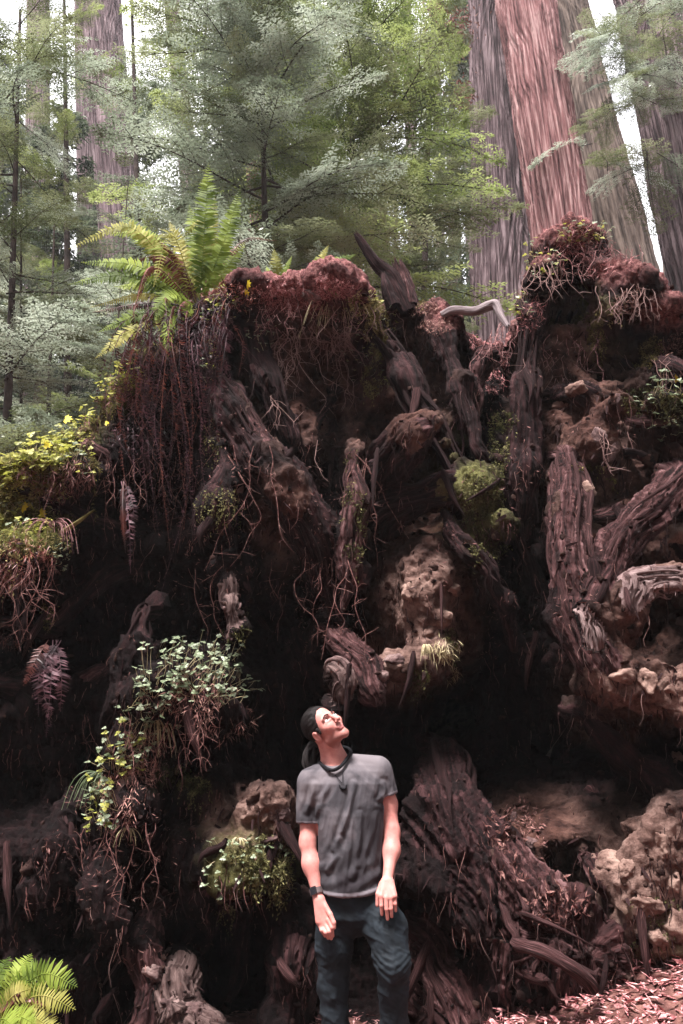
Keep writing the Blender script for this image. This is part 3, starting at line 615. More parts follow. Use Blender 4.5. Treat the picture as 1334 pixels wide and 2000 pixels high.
# crumbs and fine fibres: too small to pick apart
cr = MB(); cg = np.random.default_rng(5); fl = []
for k in range(5200):
    px, py = cg.uniform(0, 1334), cg.uniform(560, 2000)
    p, n_ = hit(px, py)
    if p is None: continue
    if n_[1] > .3: n_ = -n_
    if k < 900:
        r = cg.uniform(.008, .022); V = blob(p + n_*r*.3, r*cg.uniform(.4, 1.4, 3), k, .5, 3, 4); cr.add(V[0], V[1])
    else: fl.append((p, n_))
tag(part('soil_crumb', cr.mesh('soil_crumb', M['dirt'])), kind='stuff')
def hairs(P, Nn, L, wd, g, seg=7, out=.12, sway=.12):
    """thin hanging fibres as narrow three-sided strips"""
    n = len(P); u = np.linspace(0, 1, seg)[None, :, None]; L = np.broadcast_to(L, n)[:, None, None]; wd = np.broadcast_to(wd, n)[:, None, None]
    o = Nn[:, None]*out*np.sqrt(u)*L; dn = np.array([0, 0, -1.0])*u*L; a = g.uniform(0, 6.28, (n, 1, 1)); f = g.uniform(2, 9, (n, 1, 1))
    wig = np.concatenate([np.sin(a + f*u), .4*np.cos(a*2 + f*u), .15*np.sin(a*3 + f*u)], 2)*sway*L*u + g.normal(0, .22, (n, 1, 3))*u*L*np.array([1, .4, .3])
    C = P[:, None] + o + dn + wig; w = wd*(1 - .8*u)
    offs = [np.array([1, .2, 0]), np.array([-.5, .9, 0]), np.array([-.5, -.9, .1])]
    V = np.stack([C + w*k for k in offs], 2).reshape(-1, 3)
    i = (np.arange(n)[:, None]*seg + np.arange(seg-1)[None]).reshape(-1)*3
    F = np.concatenate([np.stack([i+k, i+(k+1) % 3, i+3+(k+1) % 3, i+3+k], -1) for k in range(3)])
    return V, F
FP = np.array([p for p, q in fl]); FN = np.array([q for p, q in fl]); sel = cg.random(len(FP))
for lo, hi, mt, Lr, wd in ((0, .45, 'root_dark', (.04, .3), .004), (.45, .75, 'litter_dark', (.03, .22), .0035), (.75, .86, 'rootlet', (.03, .2), .0022)):
    k = (sel >= lo) & (sel < hi); V, F = hairs(FP[k], FN[k], cg.uniform(*Lr, k.sum())*cg.uniform(.4, 1, k.sum()), wd, cg)
    tag(part('root_fibre', MB().add(V, F).mesh('root_fibre', M[mt])), kind='stuff')
# ragged flakes of rotten wood, lying on the face
k = sel > .7; P = FP[k]; v, f = blades(P + FN[k]*.01, np.array([0, 0, -1.0]) + .45*cg.normal(size=P.shape), FN[k] + .5*cg.normal(size=P.shape), cg.uniform(.02, .085, len(P)), cg.uniform(.006, .022, len(P)), -.1)
tag(part('wood_flake', MB().add(v, f).mesh('wood_flake', M['root_dark'], False)), kind='stuff')

# ------------------------------------------------------------------ conifer boughs
def spray_mesh(name, mats, seed, L=1.8, dens=1.0, leaf=.026, flat=.08):
    g = np.random.default_rng(seed); mb = MB()
    n = int(L/.055*dens); x = np.linspace(.12, 1, n)*L
    def stem(xx): return np.stack([xx, .05*np.sin(xx*2.2+seed)*xx, -.10*xx**1.7 + .05*np.sin(xx*3+seed)], -1)
    xs_ = np.linspace(0, L, 14); t = tube(stem(xs_), [.014, .002], 5, 16); mb.add(t[0], t[1], 1, t[2])
    pos_, dir_, nrm_, len_ = [], [], [], []
    for k in range(n):
        for sg in (-1, 1):
            if g.random() < .12: continue
            r = x[k]/L; sl = .52*L*(1-r)**.75*(.35 + .65*min(1, r*3.5))*g.uniform(.6, 1.1) + .05
            ang = sg*g.uniform(.75, 1.1)*(1 - .35*r); b = stem(np.array([x[k] + g.uniform(-.02, .02)]))[0]
            sd = np.array([math.cos(ang), math.sin(ang), g.normal(0, .06)])
            m = max(3, int(sl/.075)); u = np.linspace(.05, 1, m)*sl
            curve = lambda q: b + sd*q[:, None] + np.stack([.25*q**2, q*0, -.28*q**2], -1)
            if g.random() < .55 and sl > .2:
                t = tube(curve(np.linspace(0, sl, 4)), [.005, .001], 3, 5); mb.add(t[0], t[1], 1, t[2])
            c = curve(u); l2 = .15*(1 - .75*u/sl)*g.uniform(.7, 1.2, m) + .03
            # leafy twiglets on both sides of the side shoot
            for s2 in (-1, 1):
                a2 = ang + s2*g.uniform(.6, .95, m)
                d2 = np.stack([np.cos(a2), np.sin(a2), g.normal(-.12, .12, m)], -1)
                for i in range(m):
                    q = np.arange(.0, l2[i], leaf*.62)
                    pp = c[i] + d2[i]*q[:, None]
                    for s3 in (-1, 1):
                        a3 = a2[i] + s3*.85; dd = np.tile([math.cos(a3), math.sin(a3), d2[i][2]], (len(q), 1))
                        pos_.append(pp); dir_.append(dd); len_.append(leaf*(1 - .4*q/l2[i]))
    P = np.vstack(pos_); Dd = np.vstack(dir_); ll = np.concatenate(len_)*g.uniform(.8, 1.2, len(P))
    Nn = np.array([0, 0, 1]) + .35*g.normal(size=P.shape); P[:, 2] += flat*.12*g.normal(size=len(P))
    v, f = kites(P, Dd + .15*g.normal(size=P.shape), Nn, ll, ll*.33, .1); mb.add(v, f)
    return mb.mesh(name, mats)
SP = {}
for key in ('spray', 'spray_mint', 'spray_lime'):
    SP[key] = [spray_mesh('bough', [M[key], M['twig']], s, 1.7, .42, .066) for s in ((1, 2, 3) if key == 'spray' else (4, 5))]
def crown_mesh(name, mt, seed, H, R, n, base=.1, leaf=.12, narrow=1.0):
    """whole far crown: drooping boughs of small leaf faces round the stem, with gaps"""
    g = np.random.default_rng(seed); P = []; Dd = []; LL = []
    for k in range(n):
        u = base + (1-base)*((k + g.random())/n); z = u*H; a = g.uniform(0, 6.283); rl = R*(1-u)**.6*g.uniform(.45, 1.1) + .3
        q = np.sqrt(g.uniform(0, 1, int(130*rl/R) + 25))*rl; sp_ = g.normal(0, .28, len(q))*(rl*.35 + .2*q)
        dx, dy = math.cos(a), math.sin(a)
        P.append(np.stack([dx*q - dy*sp_, dy*q + dx*sp_, z + .12*q - .11*q**2/max(rl, 1)*1.6 - .25*np.abs(sp_) + g.normal(0, .07, len(q))], -1))
        an = a + sp_*1.2/(rl*.4+.1) + g.normal(0, .5, len(q)); Dd.append(np.stack([np.cos(an), np.sin(an), g.normal(-.3, .25, len(q))], -1)); LL.append(leaf*g.uniform(.6, 1.4, len(q)))
    P = np.vstack(P); Dd = np.vstack(Dd); LL = np.concatenate(LL)
    mb = MB()
    for j in range(3):
        v, f = kites(P + .07*g.normal(size=P.shape), Dd + .5*g.normal(size=P.shape), [0, 0, 1] + .45*g.normal(size=P.shape), LL, LL*.3, .15); mb.add(v, f)
    return mb.mesh(name, mt)
# ------------------------------------------------------------------ trunks
def trunk_mesh(pts, rad, mt, seed, seg=120, amp=.07, vz=.035, kf=11, plates=0):
    P = catmull(pts, max(20, int(np.linalg.norm(np.subtract(pts[-1], pts[0]))/vz))); R = interp(rad, len(P))
    th = np.linspace(0, 2*np.pi, seg, endpoint=False); s = np.linspace(0, np.linalg.norm(P[-1]-P[0]), len(P))
    C, S_ = np.cos(th), np.sin(th); Z = np.broadcast_to(s[:, None], (len(P), seg))
    wv = .25*np.sin(Z*.9 + seed) + .12*vnoise(np.stack([C*1.5 + 0*Z, S_*1.5 + 0*Z, Z*1.2], -1), seed)
    q = np.stack([np.cos(th + wv)*kf/2, np.sin(th + wv)*kf/2, Z*.32], -1)
    h = ridged(q, seed, 3); h2 = ridged(q*np.array([2.6, 2.6, 3.0]), seed+4, 2); h3 = fbm(np.stack([C*1.3+0*Z, S_*1.3+0*Z, Z*.6], -1), seed+9, 3)
    r = R[:, None]*(1 + amp*(.75*h + .4*h2) + amp*.9*h3)
    V = P[:, None] + np.stack([C*r, S_*r, 0*r], -1)
    i = np.arange(len(P)-1)[:, None]; j = np.arange(seg)[None]; a = i*seg + j; b_ = i*seg + (j+1) % seg
    F = np.stack([a, b_, b_+seg, a+seg], -1).reshape(-1, 4)
    uv = np.stack([np.broadcast_to(th/6.283, Z.shape), Z], -1).reshape(-1, 2)
    return MB().add(V.reshape(-1, 3), F, 0, uv).mesh('trunk', mt)
def px_trunk(bottom, top, Y, wb, wt, mt, seed, label, group=None, seg=120, amp=.07, kf=11, name='redwood_tree', vz=.05, up=6.0):
    """a trunk through two photographed points at its own distance, carried on to the ground and out of the frame"""
    a, c = W(*bottom, Y), W(*top, Y); k = np.linalg.norm(ray(*bottom))*0 + 1
    da = (a - CAM)[1]*cp + (a - CAM)[2]*sp; dc = (c - CAM)[1]*cp + (c - CAM)[2]*sp
    ra, rc = wb*da/FPX/2, wt*dc/FPX/2
    d = (c - a)/(c[2]-a[2]); g0 = a - d*(a[2] + .3); z2 = c[2] + up if up < 0 else max(c[2], W(0, -60, Y)[2]) + up; e = a + d*(z2 - a[2])
    slope = (rc-ra)/(c[2]-a[2]); r0 = ra - slope*a[2]*1.0; re = max(.05, rc + slope*(z2 - c[2]))
    root_ = tag(link(name, None, loc=g0), label, 'tree', group)
    pts = [g0 - g0, (a + c)/2 - g0, e - g0]
    zs_ = [0, (a[2]+c[2])/2, z2]; rr = [r0*1.12, (ra+rc)/2, re]
    o = link('trunk', trunk_mesh(pts, rr, mt, seed, seg, amp, vz, kf), root_)
    return root_, g0, d, z2
GR = 'redwood trunks standing behind the root plate'
px_trunk((983, 600), (950, 0), 21, 112, 64, M['bark'], 11, 'dark grey fluted redwood trunk just left of the broad pink one', GR, 260, .12, 20)
pinkT, pg, pd, pz2 = px_trunk((1098, 460), (1026, 0), 18.5, 112, 108, M['bark_red'], 12, 'broad pinkish red redwood trunk with ragged bark above the root peak', GR, 260, .10, 20)
px_trunk((1200, 560), (1085, 0), 23, 158, 106, M['bark_brown'], 13, 'smooth grey brown redwood trunk leaning behind the broad pink one', GR, 220, .07, 18)
rightT, rg, rdv, rz2 = px_trunk((1380, 590), (1272, 0), 20, 118, 124, M['bark'], 14, 'dark redwood trunk at the far right partly screened by a leafy branch', GR, 260, .12, 20)
px_trunk((232, 450), (194, 0), 27, 74, 78, M['bark'], 15, 'tall straight pinkish grey redwood trunk rising behind the big sword fern', GR, 200, .08, 17)
px_trunk((365, 300), (335, 0), 38, 34, 28, M['bark'], 16, 'slim pinkish trunk at the top edge right of the tall grey one', 'far trunks among the foliage', 48, .06, 9)
px_trunk((935, 640), (920, 250), 34, 40, 34, M['bark'], 17, 'pale far trunk peeping out left of the dark fluted one', 'far trunks among the foliage', 48, .06, 9)
px_trunk((740, 560), (725, 300), 24, 52, 44, M['bark_brown'], 18, 'brown trunk behind the dead snag on the plate', 'far trunks among the foliage', 60, .06, 9)
px_trunk((72, 700), (74, 230), 36, 50, 44, M['bark'], 19, 'pinkish trunk half hidden behind the left saplings', 'far trunks among the foliage', 60, .06, 9)
px_trunk((178, 700), (170, 300), 33, 46, 40, M['bark'], 20, 'broken dull trunk beside the tall straight grey one', 'far trunks among the foliage', 60, .06, 9)
px_trunk((812, 560), (806, 380), 44, 24, 22, M['bark'], 21, 'thin grey trunk in the pale gap right of the snag', 'far trunks among the foliage', 30, .06, 9)
px_trunk((862, 560), (858, 360), 52, 18, 16, M['bark'], 22, 'thinnest grey trunk left of the fluted redwood', 'far trunks among the foliage', 30, .06, 9)
px_trunk((508, 520), (500, 300), 12.6, 44, 30, M['bark_red'], 23, 'short thick reddish trunk low behind the central sapling', None, 60, .12, 9, up=-1.0)
px_trunk((1308, 560), (1286, 250), 46, 20, 18, M['bark_brown'], 24, 'slim far trunk in the bright gap at the right', 'far trunks among the foliage', 30, .06, 9)
# twigs stubs on the broad pink trunk
# ------------------------------------------------------------------ saplings whose boughs one can tell apart
def bough_tree(bottom, top, Y, w, sprays, label, nb, Lr, zr, seed, scale=1.0, toward=.35, H=None, droop=.1, group='leafy young conifers behind the root plate', name='young_conifer', gap=None):
    g = np.random.default_rng(seed)
    a, c = W(*bottom, Y), W(*top, Y); d = (c-a)/(c[2]-a[2]); g0 = a - d*(a[2] + .1); top_z = H or c[2] + 1.5
    root_ = tag(link(name, None, loc=g0), label, 'tree', group)
    r = w*Y/FPX/2
    P = [np.zeros(3), d*top_z*.5 + [g.normal(0, .05), 0, 0], d*top_z]
    V, F, uv = tube(P, [r*1.25, r, r*.35], 10, 60, .12, seed, 5, 1, 1, .1)
    link('trunk', MB().add(V, F, 0, uv).mesh('trunk', M['twig']), root_)
    z0, z1 = W(0, zr[1], Y)[2], min(top_z, W(0, zr[0], Y)[2])
    for k in range(nb):
        u = (k + g.random())/nb; z = z0 + (z1-z0)*u; az = k*2.4 + g.normal(0, .3)
        if g.random() < toward: az = g.uniform(-math.pi, 0)
        px_ = d*z; ky = g.random(); key = sprays[int(ky*len(sprays))]
        me = SP[key][int(g.integers(len(SP[key])))]
        o = link('bough', me, root_)
        Ls = g.uniform(Lr[0], Lr[1])/1.7*(1 - .35*max(0, u-.6))
        rot = Matrix.Rotation(az, 4, 'Z') @ Matrix.Rotation(-droop + g.normal(0, .16), 4, 'Y') @ Matrix.Rotation(g.normal(0, .3), 4, 'X')
        o.matrix_local = Matrix.Translation(Vector(px_)) @ rot @ Matrix.Diagonal((Ls, Ls*g.uniform(.85, 1.15), Ls, 1))
    return root_
bough_tree((520, 480), (512, 60), 10.5, 15, ['spray', 'spray_mint'], 'central young conifer with thin dark stem and layered pale sprays', 65, (1.2, 2.4), (-120, 620), 31)
bough_tree((8, 780), (32, 200), 9.5, 16, ['spray', 'spray_mint'], 'young conifer with a slim black stem at the left edge', 49, (.9, 1.9), (-60, 960), 32)
bough_tree((38, 880), (40, 520), 10.5, 8, ['spray'], 'thin sapling close beside the slim black stem at the left edge', 20, (.5, 1.3), (480, 940), 33)
bough_tree((700, 560), (684, 180), 13, 22, ['spray', 'spray_lime', 'spray_lime'], 'bright green young conifer between the central sapling and the snag', 57, (1.4, 2.7), (-120, 600), 34)
bough_tree((835, 500), (845, 40), 16, 14, ['spray', 'spray_lime', 'spray'], 'loose conifer filling the gap left of the fluted redwood', 30, (.8, 1.5), (-150, 470), 35)
bough_tree((282, 640), (262, 120), 13.5, 16, ['spray', 'spray_mint', 'spray'], 'young conifer before the tall grey trunk behind the sword fern', 26, (.8, 1.4), (430, 850), 36)
bough_tree((128, 760), (125, 30), 15, 15, ['spray', 'spray_lime', 'spray'], 'thin dark sapling between the left edge and the tall grey trunk', 40, (.7, 1.2), (-100, 860), 37)
bough_tree((390, 600), (400, 100), 14.5, 12, ['spray', 'spray_mint', 'spray_lime'], 'leafy sapling left of the central young conifer', 44, (1.2, 2.2), (-120, 620), 38)
bough_tree((600, 600), (610, 60), 16.5, 14, ['spray', 'spray_lime', 'spray'], 'leafy sapling just right of the central young conifer', 52, (1.3, 2.6), (-150, 580), 39)
bough_tree((100, 860), (104, 600), 12, 10, ['spray_mint', 'spray'], 'low sapling with blue green sprays above the yellow slope', 13, (.8, 1.4), (560, 940), 40)
bough_tree((232, 720), (240, 560), 9.0, 5, ['spray_mint'], 'small mint green sapling right behind the drooping fern', 8, (.5, .95), (560, 740), 41)
bough_tree((768, 620), (772, 420), 20, 12, ['spray'], 'dim conifer low behind the dead snag', 20, (1.2, 2.2), (300, 640), 43)
# a leafy bough hanging before the far right trunk, its stem fixed to that trunk
g = np.random.default_rng(50)
for px, py, n_ in ((1200, 150, 9), (1260, 170, 9), (1180, 60, 7), (1300, 40, 8), (1240, 330, 6), (1165, 260, 3)):
    base = W(1290, py+30, 20.0)
    for k in range(n_):
        o = link('bough', SP['spray' if g.random() < .7 else 'spray_mint'][int(g.integers(2))], rightT)
        p = W(px + g.normal(0, 35), py + g.normal(0, 30), g.uniform(17.0, 19.0)) - np.array(rightT.location)
        Ls = g.uniform(.7, 1.2)
        o.matrix_local = Matrix.Translation(Vector(p)) @ Matrix.Rotation(g.uniform(-3.1, 3.1), 4, 'Z') @ Matrix.Rotation(.25 + g.normal(0, .2), 4, 'Y') @ Matrix.Scale(Ls, 4)
for px, py, n_ in ((800, 60, 5), (1150, 255, 2)):
    for k in range(n_):
        o = link('bough', SP['spray'][int(g.integers(3))], pinkT); p = W(px + g.normal(0, 20), py + g.normal(0, 12), 17.2) - np.array(pinkT.location)
        o.matrix_local = Matrix.Translation(Vector(p)) @ Matrix.Rotation(g.uniform(-3.1, 3.1), 4, 'Z') @ Matrix.Rotation(.25, 4, 'Y') @ Matrix.Scale(.5, 4)
# rusty dead foliage hung against the fluted trunk
rt = MB(); g = np.random.default_rng(51)
for px, py, sx, sy, cnt in ((880, 60, 45, 45, 700), (905, 190, 22, 35, 350), (850, 10, 30, 20, 250)):
    P = np.array([W(px + g.normal(0, sx*.5), py + g.normal(0, sy*.5), 19.5 + g.normal(0, .25)) for _ in range(cnt)])
    v, f = kites(P, [0, 0, -1] + .8*g.normal(size=P.shape), g.normal(size=P.shape), g.uniform(.08, .2, cnt), .05); rt.add(v, f)
tag(link('dead_foliage', rt.mesh('dead_foliage', M['spray_red'])), 'rusty dead foliage hanging against the dark fluted redwood', 'foliage', kind='stuff')
# ------------------------------------------------------------------ far conifers: crown and trunk
CR = [crown_mesh('crown', M['spray_far'], 60+i, 24, 3.6, 230, .06, .20) for i in range(4)]
far_tr = [MB().add(*(lambda t: (t[0], t[1], 0, t[2]))(tube([(0, 0, -.3), (.1, 0, 12), (0, .1, 23)], [.32, .24, .05], 12, 30, .1, i, 5, 1))).mesh('trunk', M['bark_brown']) for i in range(2)]
FT = [(-13, 27), (-9.5, 33), (-6.5, 26), (-4, 36), (-1, 30), (2.0, 37), (4.2, 29), (-16, 38), (-11, 45), (-5.5, 48), (0, 50), (5, 47), (9.5, 42), (13, 50), (7.6, 55),
      (17, 44), (20, 55), (-20, 50), (-14, 60), (-3, 64), (3.5, 66), (12, 68), (24, 70), (-24, 72), (-8, 76), (8, 80), (18, 82), (16.5, 36), (-2.5, 24), (-8, 22), (-11.5, 26), (-14.5, 31), (-10, 38), (-12.5, 42), (13.8, 40), (11.5, 60)]
FL = ['left', 'middle', 'right']
for i, (x, y) in enumerate(FT):
    z = float(gz(x, y)); s = 1.0 + .25*math.sin(i*2.3) + (y - 25)*.006
    t = tag(link('far_conifer', None, loc=(x, y, z)), ['far conifer in the dense stand beyond the left slope and sword fern', 'far conifer in the stand beyond the middle of the rim', 'hazy far conifer in the bright gap beside the leaning redwood trunks'][0 if x/y < -.16 else 1 if x/y < .14 else 2], 'tree', ['far conifers beyond the left slope', 'far conifers beyond the rim', 'far conifers in the bright gap'][0 if x/y < -.16 else 1 if x/y < .14 else 2])
    t.rotation_euler = (0, 0, i*1.7); t.scale = (s*.95, s*.95, s)
    link('crown', CR[i % 4], t); link('trunk', far_tr[i % 2], t)

# unseen conifers of the same forest, added behind and beside the viewer for shade
g = np.random.default_rng(88)
for i in range(30):
    a = math.radians(g.uniform(178, 362)); r = g.uniform(11, 30); x, y = r*math.cos(a), r*math.sin(a) + 1.5
    if x < 0 and abs(a - math.radians(243)) < .32: r = 26; x, y = r*math.cos(a), r*math.sin(a)
    s = g.uniform(.8, 1.15); t = tag(link('far_conifer', None, loc=(x, y, float(gz(x, y)))), 'unseen conifer added behind the viewer to shade the scene', 'tree', 'shading conifers added behind the viewer')
    t.rotation_euler = (0, 0, i*1.3); t.scale = (s, s, s); link('crown', CR[i % 4], t); link('trunk', far_tr[i % 2], t)

# ------------------------------------------------------------------ plants, moss and litter on the root plate
pg_ = np.random.default_rng(404)
UP = np.array([0, 0, 1.0])
def sample(regions, n, g=pg_, msk=True):
    P, Q = [], []
    tot = sum(r[2]*r[3] for r in regions)
    for px, py, rx, ry in regions:
        for _ in range(int(n*rx*ry/tot)):
            a, r = g.uniform(0, 6.283), math.sqrt(g.random())
            p, q = hit(px + rx*r*math.cos(a), py + ry*r*math.sin(a))
            if p is None: continue
            if q @ (CAM - p) < 0: q = -q
            P.append(p); Q.append(q)
    P, Q = np.array(P), np.array(Q); kp = fbm(P*5, int(n) % 97, 3) > (-.05 if msk else -9); return P[kp], Q[kp]
def scatter(name, regions, n, Lr, ratio, mt, mode='flat', off=.03, label=None, kind='stuff', blade=False, parent=None, ret=False):
    g = pg_; P, Q = sample(regions, n); m = len(P); r3 = g.normal(size=(m, 3))
    L = g.uniform(Lr[0], Lr[1], m)
    if mode == 'flat': d = np.cross(Q, r3) + .25*r3; nr = Q + .4*g.normal(size=(m, 3))
    elif mode == 'hang': d = np.array([0, -.25, -.9]) + .6*r3; nr = Q + .5*g.normal(size=(m, 3))
    elif mode == 'up': d = np.array([0, -.2, 1.0]) + .5*r3; nr = Q + .5*g.normal(size=(m, 3))
    elif mode == 'level': d = r3*np.array([1, 1, .25]) + np.array([0, -.4, 0]); nr = UP + .3*g.normal(size=(m, 3))
    else: d = r3; nr = g.normal(size=(m, 3))
    P = P + Q*(g.random(m)**1.5*off)[:, None]
    v, f = (blades if blade else kites)(P, d, nr, L, L*ratio)
    mb = MB().add(v, f)
    o = link(name, mb.mesh(name, M[mt]), parent)
    if parent is None: tag(o, label, name.replace('_', ' '), kind=kind)
    else: tag(o, kind='stuff')
    return o
def moss(regions, n, mt, label, drip=0, thick=.035, Lr=(.008, .022), name='moss'):
    g = pg_; mb = MB(); P, Q = sample(regions, n); m = len(P)
    lump = np.clip(fbm(P*9, 55, 3)*1.6 + .5, 0, 1); P = P + Q*(lump*thick*g.random(m)**.5)[:, None]
    L = g.uniform(*Lr, m); v, f = kites(P, Q + 1.0*g.normal(size=(m, 3)) - UP*.5, g.normal(size=(m, 3)), L, L*.45); mb.add(v, f)
    if drip:
        k = g.random(m) < drip; pk, qk = P[k], Q[k]; mm = len(pk)
        ln = g.uniform(.03, .16, mm)
        for j in range(6):
            c = pk + np.stack([.01*np.sin(j + ln*90), -.01*ln, -ln*j/6], -1); v, f = kites(c, -UP + .7*g.normal(size=(mm, 3)), g.normal(size=(mm, 3)), .02, .009); mb.add(v, f)
    return tag(link(name, mb.mesh(name, M[mt])), label, 'moss', kind='stuff')
moss([(740, 585, 60, 18), (735, 640, 22, 60), (790, 590, 45, 14), (727, 740, 18, 40)], 5200, 'moss_yellow', 'yellow moss draped over the rim below the dead snag', .05)
moss([(610, 580, 60, 20)], 500, 'moss', 'thin dull moss among the pink litter on the rounded rim')
moss([(985, 820, 28, 16), (975, 880, 22, 60), (935, 980, 45, 50), (975, 1030, 32, 28), (960, 1075, 40, 14)], 4200, 'moss', 'green moss on the stacked ledges right of the centre of the plate', .03)
moss([(1165, 650, 16, 50), (1250, 680, 40, 40), (1180, 620, 50, 14), (1230, 630, 40, 16)], 3200, 'moss_yellow', 'shaggy pale moss hanging under the dark hollow at the peak', .12)
moss([(1160, 915, 40, 10), (1185, 935, 14, 18)], 600, 'moss_yellow', 'bright green moss line on the clod below the shaggy moss', .05)
moss([(1275, 780, 60, 26), (1320, 790, 24, 30)], 1600, 'moss', 'olive moss on the ledge at the right edge', .04)
moss([(815, 1320, 25, 16), (870, 1250, 26, 24)], 800, 'moss', 'bright moss on the lip of the lit soil slab', .04)
moss([(180, 930, 17, 38), (150, 1010, 40, 9)], 1600, 'moss_yellow', 'pale yellow moss tuft dangling from a thin root on the left slope', .15)
moss([(520, 1670, 50, 40), (470, 1700, 70, 40), (545, 1720, 26, 50), (440, 1770, 20, 24)], 3600, 'moss', 'green moss over the clods left of the man', .06)
moss([(345, 1510, 28, 26), (380, 1535, 28, 16)], 1400, 'moss', 'small deep green moss pad under the leafy arch', .06)
moss([(455, 1200, 34, 60)], 1000, 'moss', 'olive brown moss hanging in a ragged clump above the leafy arch', .08)
moss([(95, 1200, 14, 34)], 500, 'moss_yellow', 'small bright moss tuft on the dark left face')
moss([(1290, 1850, 60, 30), (1270, 1780, 60, 30)], 700, 'moss', 'thin green film of moss on the clay bank at the right', 0, .01)
moss([(430, 1000, 45, 60), (415, 870, 16, 60)], 900, 'moss', 'dull brown moss on the knobbly root left of the long diagonal root', .04)
moss([(690, 1000, 22, 120)], 900, 'moss', 'flaky moss along the knobbly central hanging root', .05)
moss([(225, 745, 40, 26), (180, 800, 46, 30), (130, 860, 50, 34), (80, 915, 60, 40), (20, 965, 60, 50)], 9000, 'moss_yellow', 'continuous yellow green moss over the left slope below its crest', .03)
moss([(60, 1040, 90, 50), (20, 1120, 50, 40)], 2600, 'moss_yellow', 'soft yellow green moss low on the left slope', .03)

# litter, needles
scatter('needle_litter', [(600, 570, 90, 38), (520, 590, 70, 30), (660, 590, 60, 40)], 5200, (.010, .035), .12, 'litter_pink', 'flat', .03, 'pink brown needles on the rounded rim beside the sword fern')
scatter('needle_litter', [(800, 600, 60, 16), (850, 640, 30, 14)], 900, (.012, .04), .14, 'litter_mix', 'flat', .04, 'reddish needles on the rim in front of the dead snag')
scatter('needle_litter', [(955, 660, 38, 40), (965, 720, 26, 50)], 2600, (.012, .045), .12, 'litter_pink', 'hang', .05, 'pink dead needles hanging below the grey driftwood branch')
scatter('needle_litter', [(1090, 490, 60, 50), (1040, 570, 30, 50), (1180, 500, 60, 40), (1020, 620, 30, 30), (1110, 452, 50, 16)], 2600, (.02, .06), .07, 'litter_pink', 'rand', .08, 'red and pink needles caught round the peak')
scatter('needle_litter', [(1310, 650, 40, 50), (1250, 590, 50, 24)], 1900, (.015, .05), .1, 'litter_mix', 'rand', .05, 'pinkish needles on the right shoulder of the plate')
scatter('needle_litter', [(250, 760, 70, 50), (170, 830, 70, 40), (110, 930, 70, 40), (290, 690, 50, 40)], 3600, (.02, .09), .09, 'litter_dark', 'hang', .07, 'brown needles and stalks below the yellow green leaves')
scatter('needle_litter', [(50, 1110, 60, 60), (30, 1200, 40, 70)], 1800, (.015, .07), .08, 'fern_dead', 'hang', .06, 'rusty red needles hanging at the left edge')
scatter('needle_litter', [(350, 1350, 110, 40), (440, 1400, 60, 40), (280, 1470, 40, 70), (230, 1560, 40, 60)], 2600, (.012, .065), .1, 'litter_mix', 'hang', .07, 'reddish dead stalks under the pale leafy arch')
scatter('needle_litter', [(1050, 1700, 70, 30), (1090, 1770, 60, 40), (1010, 1620, 60, 50)], 700, (.02, .06), .25, 'litter_dark', 'flat', .02, 'brown chips on the broad fluted lower root')
scatter('needle_litter', [(660, 1200, 120, 120), (450, 1000, 220, 200), (1000, 1100, 200, 200), (300, 1700, 260, 200), (1100, 800, 180, 130)], 5200, (.01, .045), .2, 'litter_dark', 'rand', .02, 'dark needles and bark crumbs strewn over the face of the plate')
scatter('needle_litter', [(840, 1310, 60, 22), (870, 1270, 30, 22)], 900, (.02, .07), .08, 'straw', 'hang', .03, 'straw coloured needles along the lip of the lit soil slab')
scatter('ground_cover', [(220, 745, 50, 26), (170, 800, 50, 26), (120, 850, 50, 30), (90, 900, 60, 36), (30, 950, 60, 40), (60, 1000, 80, 40)], 5500, (.010, .024), .6, 'lime_leaf', 'level', .09, 'mass of tiny yellow green leaves covering the left slope')
scatter('dead_leaflets', [(330, 700, 90, 110), (290, 800, 60, 110), (390, 640, 70, 60), (340, 900, 40, 120)], 5200, (.012, .04), .3, 'fern_dead_dark', 'hang', .16, 'dark shrivelled leaflets tangled in the dead fern curtain')
scatter('dead_leaflets', [(380, 590, 80, 40), (450, 575, 50, 26), (320, 640, 50, 30)], 2200, (.015, .045), .2, 'fern_dead', 'rand', .12, 'rusty red leaflets round the root of the sword fern')
# litter on the ground
g = pg_; n = 11000
x = g.uniform(.3, 3.4, n); y = g.uniform(4.2, 6.2, n); keep = g.random(n) < np.clip((gz(x, y) - .08)*6, .05, 1); x, y = x[keep], y[keep]
P = np.stack([x, y, gz(x, y) + .012 + .02*g.random(len(x))], -1)
L = g.uniform(.02, .09, len(P)); v, f = kites(P, g.normal(size=P.shape)*np.array([1, 1, .25]), UP + .4*g.normal(size=P.shape), L, L*g.uniform(.08, .35, len(P)))
tag(link('forest_litter', MB().add(v, f).mesh('forest_litter', M['litter_pink'])), 'pink red bark and needle litter on the bank at the lower right', 'litter', kind='stuff')
n = 2500; x = g.uniform(-2.4, .3, n); y = g.uniform(4.2, 6.0, n); P = np.stack([x, y, gz(x, y) + .012 + .02*g.random(n)], -1)
L = g.uniform(.02, .08, n); v, f = kites(P, g.normal(size=P.shape)*np.array([1, 1, .25]), UP + .4*g.normal(size=P.shape), L, L*.2)
tag(link('forest_litter', MB().add(v, f).mesh('forest_litter', M['litter'])), 'reddish litter on the ground at the foot of the left face', 'litter', kind='stuff')

